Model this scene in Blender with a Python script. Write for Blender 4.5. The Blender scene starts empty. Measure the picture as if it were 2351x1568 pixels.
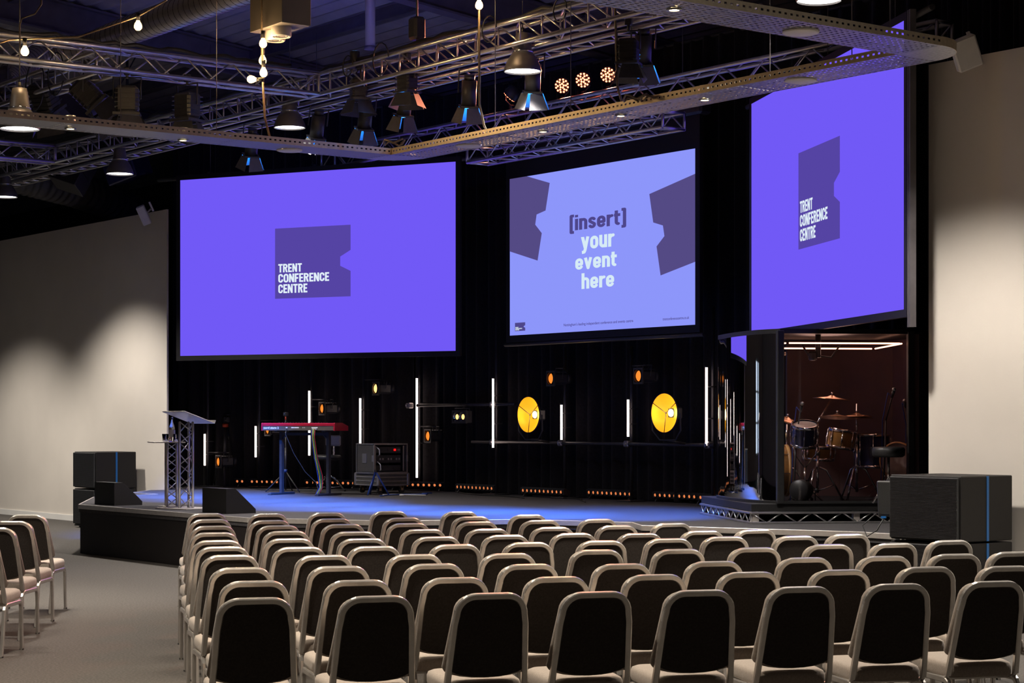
import bpy, math, random
from mathutils import Vector, Matrix
random.seed(7)
R = math.radians
sc = bpy.context.scene
COL = sc.collection

# ------------------------------------------------------------------ camera
cam = bpy.data.cameras.new('camera'); camo = bpy.data.objects.new('camera', cam); COL.objects.link(camo)
CX, CY, CZ = 28.8, -14.6, 1.74
camo.location = (CX, CY, CZ); camo.rotation_euler = (R(90), 0, math.atan2(.8, .6))
FPX = 4500.0
cam.sensor_width = 36; cam.lens = FPX/2351*36; cam.shift_y = 186/2351; cam.clip_end = 200
sc.camera = camo
# ------------------------------------------------------------------ world and exposure
w = bpy.data.worlds.new('world'); sc.world = w; w.use_nodes = True
w.node_tree.nodes['Background'].inputs[0].default_value = (.012, .011, .016, 1)
w.node_tree.nodes['Background'].inputs[1].default_value = 0.25
sc.view_settings.view_transform = 'Standard'
try: sc.view_settings.look = 'None'
except Exception: pass
sc.view_settings.gamma = 1; sc.view_settings.exposure = 0; sc.view_settings.use_curve_mapping = False
E_PENDANT = 1500; E_ROOM = 900; E_BLUE = 12500; E_RED = 700; E_DOWN = 130; E_BULB = 46

# ------------------------------------------------------------------ geometry helpers
def unZ(px, py, Z):
    z = FPX*(CZ-Z)/(py-970); X = (px-1175.5)/FPX*z
    return Vector((CX+.6*X-.8*z, CY+.8*X+.6*z, Z))
def unY(px, py, Y):
    r = (px-1175.5)/FPX; z = (Y-CY)/(.6+.8*r)
    return Vector((CX+.6*r*z-.8*z, Y, CZ+(970-py)/FPX*z))
def und(px, py, z):
    r = (px-1175.5)/FPX
    return Vector((CX+.6*r*z-.8*z, CY+.8*r*z+.6*z, CZ+(970-py)/FPX*z))

class MB:
    def __init__(s): s.v = []; s.f = []; s.sm = []
    def add(s, vs, fs, smooth=False):
        o = len(s.v); s.v += [tuple(v) for v in vs]
        for f in fs: s.f.append(tuple(i+o for i in f)); s.sm.append(smooth)
        return s
    def box(s, c, d, rot=None, ch=0.0):
        hx, hy, hz = d[0]/2, d[1]/2, d[2]/2; c = Vector(c)
        if ch <= 0:
            P = [(x*hx, y*hy, z*hz) for z in (-1, 1) for y in (-1, 1) for x in (-1, 1)]
            F = [(0,2,3,1),(4,5,7,6),(0,1,5,4),(2,6,7,3),(0,4,6,2),(1,3,7,5)]
        else:
            P = []; ax, ay, az = hx-ch, hy-ch, hz-ch
            idx = {}
            for sx in (-1,1):
                for sy in (-1,1):
                    for sz in (-1,1):
                        for k, p in enumerate(((hx, ay, az), (ax, hy, az), (ax, ay, hz))):
                            idx[(sx,sy,sz,k)] = len(P); P.append((sx*p[0], sy*p[1], sz*p[2]))
            F = []
            g = lambda a,b,c_,k: idx[(a,b,c_,k)]
            for t in (-1,1):
                q = [(-1,-1),(1,-1),(1,1),(-1,1)]
                F.append(tuple(g(t,a,b,0) for a,b in (q if t>0 else q[::-1])))
                F.append(tuple(g(a,t,b,1) for a,b in (q[::-1] if t>0 else q)))
                F.append(tuple(g(a,b,t,2) for a,b in (q if t>0 else q[::-1])))
            for a in (-1,1):
                for b in (-1,1):
                    F.append((g(a,b,-1,0),g(a,b,1,0),g(a,b,1,1),g(a,b,-1,1)))
                    F.append((g(a,-1,b,0),g(a,1,b,0),g(a,1,b,2),g(a,-1,b,2)))
                    F.append((g(-1,a,b,1),g(1,a,b,1),g(1,a,b,2),g(-1,a,b,2)))
                    for c_ in (-1,1): F.append((g(a,b,c_,0),g(a,b,c_,1),g(a,b,c_,2)))
        if rot is not None: P = [rot @ Vector(p) for p in P]
        return s.add([c+Vector(p) for p in P], F)
    def cyl(s, a, b, r, n=10, r2=None, caps=True):
        a, b = Vector(a), Vector(b); r2 = r if r2 is None else r2
        d = (b-a).normalized(); u = d.orthogonal().normalized(); v = d.cross(u)
        P = []
        for k in range(n):
            t = 2*math.pi*k/n; e = u*math.cos(t)+v*math.sin(t); P += [a+e*r, b+e*r2]
        o = len(s.v); s.v += [tuple(p) for p in P]
        for k in range(n):
            j = (k+1) % n; s.f.append((o+2*k, o+2*j, o+2*j+1, o+2*k+1)); s.sm.append(True)
        if caps:
            s.f.append(tuple(o+2*k for k in range(n))[::-1]); s.sm.append(False)
            s.f.append(tuple(o+2*k+1 for k in range(n))); s.sm.append(False)
        return s
    def tube(s, path, r, n=8, closed=False):
        path = [Vector(p) for p in path]; m = len(path)
        u = None; rings = []
        for i, p in enumerate(path):
            if closed: d = path[(i+1) % m]-path[i-1]
            else: d = path[min(i+1, m-1)]-path[max(i-1, 0)]
            d.normalize()
            if u is None: u = d.orthogonal().normalized()
            else: u = (u-d*u.dot(d)); u = u.normalized() if u.length > 1e-6 else d.orthogonal().normalized()
            v = d.cross(u); rr = r[i] if isinstance(r, (list, tuple)) else r
            rings.append([p+(u*math.cos(2*math.pi*k/n)+v*math.sin(2*math.pi*k/n))*rr for k in range(n)])
        o = len(s.v); s.v += [tuple(q) for ring in rings for q in ring]
        for i in range(m if closed else m-1):
            i2 = (i+1) % m
            for k in range(n):
                j = (k+1) % n; s.f.append((o+i*n+k, o+i*n+j, o+i2*n+j, o+i2*n+k)); s.sm.append(True)
        if not closed:
            s.f.append(tuple(o+k for k in range(n))[::-1]); s.sm.append(False)
            s.f.append(tuple(o+(m-1)*n+k for k in range(n))); s.sm.append(False)
        return s
    def rtube(s, path, nrm, a, b, bev=.0):
        """rectangular bar swept along a path lying in a plane with normal nrm: a across (in plane), b along nrm"""
        path = [Vector(p) for p in path]; m = len(path); nrm = Vector(nrm).normalized(); rings = []
        for i, p in enumerate(path):
            d = (path[min(i+1, m-1)]-path[max(i-1, 0)]).normalized(); c = nrm.cross(d).normalized()
            h, k = a/2, b/2; e = bev
            if e: q = [(h,k-e),(h-e,k),(-h+e,k),(-h,k-e),(-h,-k+e),(-h+e,-k),(h-e,-k),(h,-k+e)]
            else: q = [(h,k),(-h,k),(-h,-k),(h,-k)]
            rings.append([p+c*x+nrm*y for x, y in q])
        n = len(rings[0]); o = len(s.v); s.v += [tuple(q) for ring in rings for q in ring]
        for i in range(m-1):
            for k in range(n):
                j = (k+1) % n; s.f.append((o+i*n+k, o+i*n+j, o+(i+1)*n+j, o+(i+1)*n+k)); s.sm.append(False)
        s.f.append(tuple(o+k for k in range(n))[::-1]); s.sm.append(False)
        s.f.append(tuple(o+(m-1)*n+k for k in range(n))); s.sm.append(False)
        return s
    def lathe(s, prof, o=(0,0,0), axis=(0,0,1), n=20, smooth=True, cap=True):
        d = Vector(axis).normalized(); u = d.orthogonal().normalized(); v = d.cross(u); o = Vector(o); b = len(s.v)
        for r, h in prof:
            for k in range(n):
                t = 2*math.pi*k/n; s.v.append(tuple(o+d*h+(u*math.cos(t)+v*math.sin(t))*r))
        for i in range(len(prof)-1):
            for k in range(n):
                j = (k+1) % n; s.f.append((b+i*n+k, b+i*n+j, b+(i+1)*n+j, b+(i+1)*n+k)); s.sm.append(smooth)
        if cap:
            if prof[0][0] > 1e-4: s.f.append(tuple(b+k for k in range(n))[::-1]); s.sm.append(False)
            if prof[-1][0] > 1e-4: s.f.append(tuple(b+(len(prof)-1)*n+k for k in range(n))); s.sm.append(False)
        return s
    def prism(s, poly, ext, fn):
        """extrude polygon: fn(x, y, t) -> 3D; t from 0 to ext"""
        n = len(poly); P = [fn(x, y, 0) for x, y in poly]+[fn(x, y, ext) for x, y in poly]
        F = [tuple(range(n))[::-1], tuple(range(n, 2*n))]+[(k, (k+1) % n, n+(k+1) % n, n+k) for k in range(n)]
        return s.add(P, F)
    def sphere(s, c, r, n=12, m=8, sq=(1,1,1)):
        c = Vector(c); b = len(s.v)
        for i in range(m+1):
            t = math.pi*i/m
            for k in range(n):
                p = 2*math.pi*k/n
                s.v.append((c.x+r*sq[0]*math.sin(t)*math.cos(p), c.y+r*sq[1]*math.sin(t)*math.sin(p), c.z+r*sq[2]*math.cos(t)))
        for i in range(m):
            for k in range(n):
                j = (k+1) % n; s.f.append((b+i*n+k, b+(i+1)*n+k, b+(i+1)*n+j, b+i*n+j)); s.sm.append(True)
        return s
    def mesh(s, name, mat, off=None):
        me = bpy.data.meshes.new(name)
        vs = s.v if off is None else [(a-off[0], b-off[1], c-off[2]) for a, b, c in s.v]
        me.from_pydata(vs, [], s.f); me.polygons.foreach_set('use_smooth', s.sm); me.update()
        me.materials.append(M[mat] if isinstance(mat, str) else mat)
        return me

def link(name, data, parent=None):
    o = bpy.data.objects.new(name, data); COL.objects.link(o)
    if parent is not None: o.parent = parent
    return o
def obj(name, mb, mat, parent=None, world=False):
    off = None
    if world and parent is not None:
        off = parent.location.copy(); q = parent
        while q.parent: q = q.parent; off += q.location
    return link(name, mb.mesh(name, mat, off), parent)
def tag(o, label, cat, group=None):
    o['label'] = label; o['category'] = cat
    if group: o['group'] = group
    return o
def thing(name, label, cat, loc=(0,0,0), rz=0, group=None):
    o = bpy.data.objects.new(name, None); COL.objects.link(o); o.location = loc; o.rotation_euler = (0, 0, rz)
    o.empty_display_size = .1
    return tag(o, label, cat, group)
def struct(name, mb, mat, label=None):
    o = obj(name, mb, mat); o['kind'] = 'structure'
    if label: o['label'] = label
    return o
def dup(root, loc, rz=None, label=None, group=None):
    r = root.copy(); COL.objects.link(r); r.location = loc
    if rz is not None: r.rotation_euler = (root.rotation_euler[0], root.rotation_euler[1], rz)
    if label: r['label'] = label
    if group: r['group'] = group
    for ch in list(root.children):
        c = ch.copy(); COL.objects.link(c); c.parent = r
        for g in list(ch.children):
            d = g.copy(); COL.objects.link(d); d.parent = c
    return r
def lamp(kind, loc, energy, color, parent=None, target=None, size=.1, angle=60, blend=.3):
    l = bpy.data.lights.new('lamp_light', kind); l.energy = energy; l.color = color
    if kind == 'SPOT': l.spot_size = R(angle); l.spot_blend = blend
    l.shadow_soft_size = size
    o = bpy.data.objects.new('lamp_light', l); COL.objects.link(o); o.location = loc
    if target is not None:
        o.rotation_euler = (Vector(target)-Vector(loc)).to_track_quat('-Z', 'Y').to_euler()
    return o
ORD = ['', 'first', 'second', 'third', 'fourth', 'fifth', 'sixth', 'seventh', 'eighth', 'ninth', 'tenth']

# ------------------------------------------------------------------ materials
M = {}
def mat(name, col, rough=.5, metal=0, nscale=0, namt=.0, bump=0, bscale=60, emit=None, es=1.0, spec=.5, trans=0, sheen=0):
    m = bpy.data.materials.new(name); m.use_nodes = True; nt = m.node_tree; b = nt.nodes['Principled BSDF']
    b.inputs['Base Color'].default_value = (*col, 1); b.inputs['Roughness'].default_value = rough; b.inputs['Metallic'].default_value = metal
    b.inputs['Specular IOR Level'].default_value = spec
    if trans: b.inputs['Transmission Weight'].default_value = trans
    if sheen: b.inputs['Sheen Weight'].default_value = sheen
    if emit: b.inputs['Emission Color'].default_value = (*emit, 1); b.inputs['Emission Strength'].default_value = es
    tc = nt.nodes.new('ShaderNodeTexCoord')
    if nscale:
        n = nt.nodes.new('ShaderNodeTexNoise'); n.inputs['Scale'].default_value = nscale; n.inputs['Detail'].default_value = 5
        nt.links.new(tc.outputs['Object'], n.inputs['Vector'])
        r = nt.nodes.new('ShaderNodeValToRGB'); r.color_ramp.elements[0].position = .3; r.color_ramp.elements[1].position = .7
        r.color_ramp.elements[0].color = (*[c*(1-namt) for c in col], 1); r.color_ramp.elements[1].color = (*[min(1, c*(1+namt)) for c in col], 1)
        nt.links.new(n.outputs['Fac'], r.inputs['Fac']); nt.links.new(r.outputs['Color'], b.inputs['Base Color'])
    if bump:
        n2 = nt.nodes.new('ShaderNodeTexNoise'); n2.inputs['Scale'].default_value = bscale; n2.inputs['Detail'].default_value = 3
        nt.links.new(tc.outputs['Object'], n2.inputs['Vector'])
        bp = nt.nodes.new('ShaderNodeBump'); bp.inputs['Strength'].default_value = bump; bp.inputs['Distance'].default_value = .01
        nt.links.new(n2.outputs['Fac'], bp.inputs['Height']); nt.links.new(bp.outputs['Normal'], b.inputs['Normal'])
    M[name] = m; return m
def srgb(r, g, b):
    f = lambda c: (c/255/12.92) if c/255 <= .04045 else ((c/255+.055)/1.055)**2.4
    return (f(r), f(g), f(b))
def emat(name, rgb, s=1.0):
    m = bpy.data.materials.new(name); m.use_nodes = True; nt = m.node_tree; nt.nodes.clear()
    e = nt.nodes.new('ShaderNodeEmission'); e.inputs[0].default_value = (*srgb(*rgb), 1); e.inputs[1].default_value = s
    o = nt.nodes.new('ShaderNodeOutputMaterial'); nt.links.new(e.outputs[0], o.inputs[0]); M[name] = m
mat('paint', (.60, .55, .485), .75, nscale=1.6, namt=.03, bump=.05, bscale=120)
mat('skirting', (.72, .70, .66), .45, nscale=3, namt=.03)
mat('rear_paint', (.36, .33, .29), .8, nscale=2, namt=.05)
mat('carpet', (.078, .071, .064), .95, nscale=55, namt=.28, bump=.5, bscale=300, spec=.1)
mat('stage_carpet', (.058, .055, .057), .95, nscale=60, namt=.22, bump=.4, bscale=280, spec=.1)
mat('stage_skirt', (.013, .0095, .0085), .65, spec=.3, nscale=6, namt=.1)
mat('trim_metal', (.50, .46, .42), .36, .55, nscale=20, namt=.08)
mat('chair_metal', (.60, .57, .53), .27, .78, nscale=14, namt=.10, bump=.04, bscale=200)
mat('truss_metal', (.60, .58, .58), .36, 1, nscale=12, namt=.12)
mat('dark_fabric', (.034, .0285, .025), .8, nscale=90, namt=.25, bump=.15, bscale=400, spec=.25)
mat('taupe_fabric', (.30, .255, .215), .9, nscale=110, namt=.14, bump=.2, bscale=420, spec=.15, sheen=.15)
mat('black_drape', (.013, .012, .0135), .9, nscale=30, namt=.3, spec=.1, sheen=.08)
mat('black_paint', (.011, .0105, .011), .5, spec=.35, nscale=20, namt=.2)
mat('black_metal', (.035, .034, .036), .42, .2, nscale=20, namt=.2)
mat('black_plastic', (.02, .02, .021), .42, nscale=40, namt=.15)
mat('grille', (.014, .014, .014), .6, nscale=200, namt=.4, bump=.5, bscale=500)
mat('cab_side', (.012, .0105, .0095), .6, spec=.3, nscale=200, namt=.15, bump=.15, bscale=600)
mat('blue_stripe', (.008, .11, .34), .4, nscale=5, namt=.05)
mat('roof_sheet', (.30, .28, .27), .6, .2, nscale=3, namt=.15)
mat('steel_dark', (.10, .09, .095), .55, .2, nscale=5, namt=.2)
mat('duct_metal', (.55, .50, .42), .38, .85, nscale=10, namt=.15)
mat('flex_duct', (.05, .047, .045), .6, .2, nscale=10, namt=.2)
mat('lamp_shade', (.13, .12, .12), .42, .5, nscale=8, namt=.08)
mat('grey_paint', (.30, .28, .26), .5, nscale=10, namt=.06)
mat('cream_box', (.075, .062, .05), .6, nscale=8, namt=.06)
mat('chrome', (.75, .74, .74), .12, 1, nscale=20, namt=.05)
mat('white_plastic', (.62, .60, .57), .5, nscale=12, namt=.04)
mat('red_lacquer', (.36, .012, .03), .25, nscale=12, namt=.08)
mat('key_panel', (.10, .085, .065), .4, nscale=20, namt=.1)
mat('white_print', (.8, .8, .8), .5, nscale=5, namt=.02)
mat('brass_cymbal', (.70, .40, .24), .3, 1, nscale=30, namt=.2)
mat('wood_hoop', (.50, .27, .09), .4, nscale=9, namt=.2)
mat('drum_blue', (.02, .022, .07), .2, nscale=6, namt=.2)
mat('drum_gold', (.26, .12, .035), .2, nscale=9, namt=.3)
mat('drum_skin', (.62, .50, .44), .5, nscale=5, namt=.06)
mat('booth_back', (.05, .022, .022), .8, nscale=4, namt=.2)
mat('rubber', (.015, .015, .015), .8, nscale=30, namt=.2)
mat('cable_black', (.012, .012, .012), .5, nscale=30, namt=.2)
mat('cable_brown', (.13, .09, .05), .5, nscale=30, namt=.2)
mat('cable_blue', (.01, .05, .30), .5, nscale=30, namt=.1)
mat('cable_yellow', (.55, .38, .03), .5, nscale=30, namt=.1)
mat('cable_green', (.01, .20, .07), .5, nscale=30, namt=.1)
mat('cable_red', (.35, .015, .02), .5, nscale=30, namt=.1)
mat('orange_knob', (.45, .05, .015), .45, nscale=20, namt=.1)
mat('case_panel', (.05, .046, .042), .55, nscale=15, namt=.12)
mat('case_edge', (.36, .34, .34), .4, .85, nscale=15, namt=.12)
mat('castor_wood', (.42, .28, .16), .5, nscale=9, namt=.15)
mat('acrylic', (.82, .84, .86), .04, nscale=2, namt=.01, trans=.95)
mat('water_glass', (.95, .97, 1), .02, nscale=2, namt=.01, trans=1)
mat('bottle_label', (.55, .52, .56), .5, nscale=20, namt=.1)
mat('lit_door', (.10, .10, .11), .5, .0, nscale=20, namt=.1)
mat('seam_dark', (.10, .085, .07), .5, .5, nscale=20, namt=.1)
mat('barn_door', (.05, .05, .055), .45, .3, nscale=20, namt=.2)
mat('tape_green', (.02, .42, .06), .5, nscale=9, namt=.1)
mat('poster', (.02, .018, .018), .6, nscale=6, namt=.1)
mat('poster_print', (.42, .40, .38), .7, nscale=6, namt=.05)
emat('purple_image', (113, 89, 246)); emat('purple_logo', (85, 68, 163)); emat('logo_text', (226, 240, 250))
emat('lilac_image', (141, 150, 250)); emat('lilac_shape', (84, 74, 132)); emat('lilac_text', (214, 234, 246)); emat('lilac_dark', (78, 70, 138))
emat('tube_white', (255, 226, 214), 6.0); emat('strip_warm', (255, 176, 140), 5.0)
emat('bulb_glow', (255, 200, 130), 7.0); emat('pendant_glow', (255, 252, 246), 7.0); emat('downlight_glow', (255, 226, 170), 22.0)
emat('lens_amber', (255, 140, 50), 1.1); emat('lens_hot', (255, 190, 110), 2.4); emat('led_amber', (255, 145, 85), .8)
emat('led_red', (255, 118, 78), 10.0); emat('led_blue', (70, 170, 255), 16.0); emat('led_small_red', (255, 20, 20), 2.0)
emat('dish_hot', (255, 236, 150), 12.0); emat('window_day', (205, 225, 245), 1.6)
# amber lit reflector
m = mat('dish_gold', (.75, .42, .04), .35, .8, nscale=6, namt=.1); b = m.node_tree.nodes['Principled BSDF']
b.inputs['Emission Color'].default_value = (*srgb(240, 165, 25), 1); b.inputs['Emission Strength'].default_value = .62
# booth glass: thin tinted pane
m = bpy.data.materials.new('booth_glass'); m.use_nodes = True; nt = m.node_tree; nt.nodes.clear(); M['booth_glass'] = m
t_ = nt.nodes.new('ShaderNodeBsdfTransparent'); t_.inputs[0].default_value = (.80, .80, .82, 1)
g_ = nt.nodes.new('ShaderNodeBsdfGlossy'); g_.inputs['Roughness'].default_value = .02; g_.inputs[0].default_value = (.9, .9, .92, 1)
fr = nt.nodes.new('ShaderNodeFresnel'); fr.inputs[0].default_value = 1.62
mx = nt.nodes.new('ShaderNodeMixShader'); ot = nt.nodes.new('ShaderNodeOutputMaterial')
nt.links.new(fr.outputs[0], mx.inputs[0]); nt.links.new(t_.outputs[0], mx.inputs[1]); nt.links.new(g_.outputs[0], mx.inputs[2]); nt.links.new(mx.outputs[0], ot.inputs[0])
# perforated tray: rows of punched slots
def perforated(name, swap):
    m = bpy.data.materials.new(name); m.use_nodes = True; nt = m.node_tree; b = nt.nodes['Principled BSDF']; M[name] = m
    b.inputs['Base Color'].default_value = (.36, .36, .37, 1); b.inputs['Metallic'].default_value = .9; b.inputs['Roughness'].default_value = .42
    tc = nt.nodes.new('ShaderNodeTexCoord'); sp = nt.nodes.new('ShaderNodeSeparateXYZ'); nt.links.new(tc.outputs['Object'], sp.inputs[0])
    def cell(out, size, duty):
        a = nt.nodes.new('ShaderNodeMath'); a.operation = 'MULTIPLY'; a.inputs[1].default_value = 1/size; nt.links.new(out, a.inputs[0])
        f = nt.nodes.new('ShaderNodeMath'); f.operation = 'FRACT'; nt.links.new(a.outputs[0], f.inputs[0])
        l = nt.nodes.new('ShaderNodeMath'); l.operation = 'LESS_THAN'; l.inputs[1].default_value = duty; nt.links.new(f.outputs[0], l.inputs[0])
        return l.outputs[0]
    a = cell(sp.outputs[1 if swap else 0], .066, .58); c = cell(sp.outputs[0 if swap else 1], .050, .42)
    mu = nt.nodes.new('ShaderNodeMath'); mu.operation = 'MULTIPLY'; nt.links.new(a, mu.inputs[0]); nt.links.new(c, mu.inputs[1])
    tr = nt.nodes.new('ShaderNodeBsdfTransparent'); mx = nt.nodes.new('ShaderNodeMixShader'); out = nt.nodes['Material Output']
    nt.links.new(mu.outputs[0], mx.inputs[0]); nt.links.new(b.outputs[0], mx.inputs[1]); nt.links.new(tr.outputs[0], mx.inputs[2]); nt.links.new(mx.outputs[0], out.inputs[0])
perforated('tray_along', False); perforated('tray_across', True)
mat('tray_edge', (.62, .52, .38), .42, .8, nscale=30, namt=.1)
mat('tray_end', (.40, .40, .40), .4, .8, nscale=40, namt=.25)

# ------------------------------------------------------------------ room shell
WALLH = 5.2
struct('floor', MB().box((8, -10, -.06), (62, 34, .12)), 'carpet')
struct('wall_back_left', MB().box((-11.5, .015, WALLH/2), (23, .03, WALLH)), 'paint')
struct('wall_back_right', MB().box((24.0, .015, WALLH/2), (15.9, .03, WALLH)), 'paint')
struct('baseboard_back_left', MB().box((-11.5, -.012, .05), (23, .024, .10)), 'skirting')
struct('baseboard_back_right', MB().box((24.2, -.012, .05), (15.3, .024, .10)), 'skirting')
struct('wall_back_upper', MB().box((8, 6.0, 4.5), (62, .12, 9)), 'black_paint')
struct('wall_right', MB().box((32.0, -10, 4.5), (.2, 32, 9)), 'rear_paint')
struct('wall_front', MB().box((8, -25.9, 4.5), (62, .2, 9)), 'rear_paint')
struct('wall_left', MB().box((-22.9, -10, 4.5), (.2, 32, 9)), 'paint')
def roofz(Y): return 7.95-.107*(Y+.82)
# corrugated roof sheet, ribs running along the wall
mb = MB(); ys = [-26+.14*k for k in range(int(33/.14))]
P = []; F = []
for i, y in enumerate(ys):
    z = roofz(y)+(.05 if i % 2 else 0)
    P += [(-24, y, z), (33, y, z)]
for i in range(len(ys)-1): F.append((2*i, 2*i+1, 2*i+3, 2*i+2))
mb.add(P, F); struct('ceiling', mb, 'roof_sheet')
for k, x in enumerate((-5, 1, 7, 13, 19, 25)):
    mb = MB(); y0, y1 = -25, 5.5
    for dz, wd, th in ((-.50, .22, .03), (-.27, .03, .46), (-.03, .22, .03)):
        mb.add([(x-wd/2, y0, roofz(y0)+dz-th/2), (x+wd/2, y0, roofz(y0)+dz-th/2), (x+wd/2, y1, roofz(y1)+dz-th/2), (x-wd/2, y1, roofz(y1)+dz-th/2),
                (x-wd/2, y0, roofz(y0)+dz+th/2), (x+wd/2, y0, roofz(y0)+dz+th/2), (x+wd/2, y1, roofz(y1)+dz+th/2), (x-wd/2, y1, roofz(y1)+dz+th/2)],
               [(0,3,2,1),(4,5,6,7),(0,1,5,4),(1,2,6,5),(2,3,7,6),(3,0,4,7)])
    struct('trim_%d' % (k+1), mb, 'steel_dark', 'steel roof rafter')
for k in range(9):
    y = -13+2.0*k; z = roofz(y)
    struct('trim_%d' % (k+11), MB().box((4, y, z-.10), (56, .08, .20)).box((4, y-.05, z-.20), (56, .14, .015)), 'steel_dark', 'steel roof purlin')
# tall windows in the far room wall that the drum booth glass mirrors
for k, y in enumerate((-12.0, -13.4, -16.2)):
    wo = obj('window_%d' % (k+1), MB().box((-22.78, y, 2.2), (.06, 1.0, 3.0)), 'steel_dark'); wo['kind'] = 'structure'
    for s in (-1, 1):
        for q in range(3):
            obj('pane', MB().box((-22.74, y+s*.23, 1.25+q*.95), (.02, .40, .88)), 'window_day', wo)

# ------------------------------------------------------------------ stage
SZ = .65
front = [(.02, -.30), (.80, -.98), (1.72, -1.02), (2.19, -2.29), (4.48, -3.56), (9.05, -3.56), (10.62, -2.66), (11.18, -1.30), (12.46, -.70), (13.02, -1.04), (15.22, -.10), (15.98, -.10)]
back = [(15.98, .20), (18, .20), (18, 5.6), (-3, 5.6), (-3, .20), (.02, .20)]
st = thing('stage', 'low carpeted stage with angled dark fascia and metal edge trim', 'stage', (6.8, -3.5, 0))
obj('deck', MB().prism(front+back, .10, lambda x, y, t: (x, y, SZ-.10+t)), 'stage_carpet', st, True)
for a, b in zip(front[:-1], front[1:]):
    a, b = Vector((*a, 0)), Vector((*b, 0)); d = (b-a).normalized(); n = Vector((d.y, -d.x, 0)); L = (b-a).length
    if n.y > .2: n = -n
    rot = Matrix(((d.x, -d.y, 0), (d.y, d.x, 0), (0, 0, 1)))
    mid = (a+b)/2
    obj('fascia_panel', MB().box(mid-n*.03+Vector((0, 0, .28)), (L-.004, .03, .55), rot), 'stage_skirt', st, True)
    obj('edge_trim', MB().box(mid+n*.004+Vector((0, 0, SZ-.027)), (L+.004, .02, .058), rot, .003), 'trim_metal', st, True)

# ------------------------------------------------------------------ black curtains, pleated
def curtain(label, a, b, z0, z1, ph=0.0):
    a, b = Vector((*a, 0)), Vector((*b, 0)); L = (b-a).length; d = (b-a)/L; n = Vector((-d.y, d.x, 0))
    o = thing('stage_curtain', label, 'curtain', ((a+b)/2+Vector((0, 0, z0))))
    mb = MB(); N = int(L/.035); zs = [z0+.01, z0+.9, z0+2.2, z0+3.6, z1]
    for j, z in enumerate(zs):
        for i in range(N+1):
            s = i/N*L
            q = .055*math.sin(s*23+ph+.7*math.sin(s*2.1+ph))+.03*math.sin(s*9.3+1.3+j*.15)
            mb.v.append(tuple(a+d*s+n*q+Vector((0, 0, z))))
    W = N+1
    for j in range(len(zs)-1):
        for i in range(N): mb.f.append((j*W+i, j*W+i+1, (j+1)*W+i+1, (j+1)*W+i)); mb.sm.append(True)
    obj('drape', mb, 'black_drape', o, True)
    obj('curtain_rail', MB().cyl(a+Vector((0, 0, z1)), b+Vector((0, 0, z1)), .024), 'black_metal', o, True)
LW0, LW1 = (-1.9, 1.06), (2.4, 3.2); RW0, RW1 = (13.4, 3.25), (18.0, .95)
curtain('black pleated curtain behind the left purple screen and keyboard', LW0, LW1, SZ, 6.9)
curtain('black pleated curtain behind the centre screen and yellow dish lamps', LW1, RW0, SZ, 6.9, 1.)
curtain('black pleated curtain behind the drum booth', RW0, RW1, SZ, 6.9, 2.)

# ------------------------------------------------------------------ lettering helper
def text_mb(s, x0, x1, z0, z1, bold=.03, y=0):
    cu = bpy.data.curves.new('letters', 'FONT'); cu.body = s; cu.size = 1; cu.offset = bold; cu.resolution_u = 3
    o = bpy.data.objects.new('letters', cu); COL.objects.link(o)
    me = bpy.data.meshes.new_from_object(o); vs = [v.co.copy() for v in me.vertices]; fs = [tuple(p.vertices) for p in me.polygons]
    bpy.data.objects.remove(o); bpy.data.curves.remove(cu); bpy.data.meshes.remove(me)
    xa, xb = min(v.x for v in vs), max(v.x for v in vs); ya, yb = min(v.y for v in vs), max(v.y for v in vs)
    mb = MB()
    mb.add([(x0+(v.x-xa)/(xb-xa)*(x1-x0), y, z0+(v.y-ya)/(yb-ya)*(z1-z0)) for v in vs], fs)
    return mb
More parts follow.
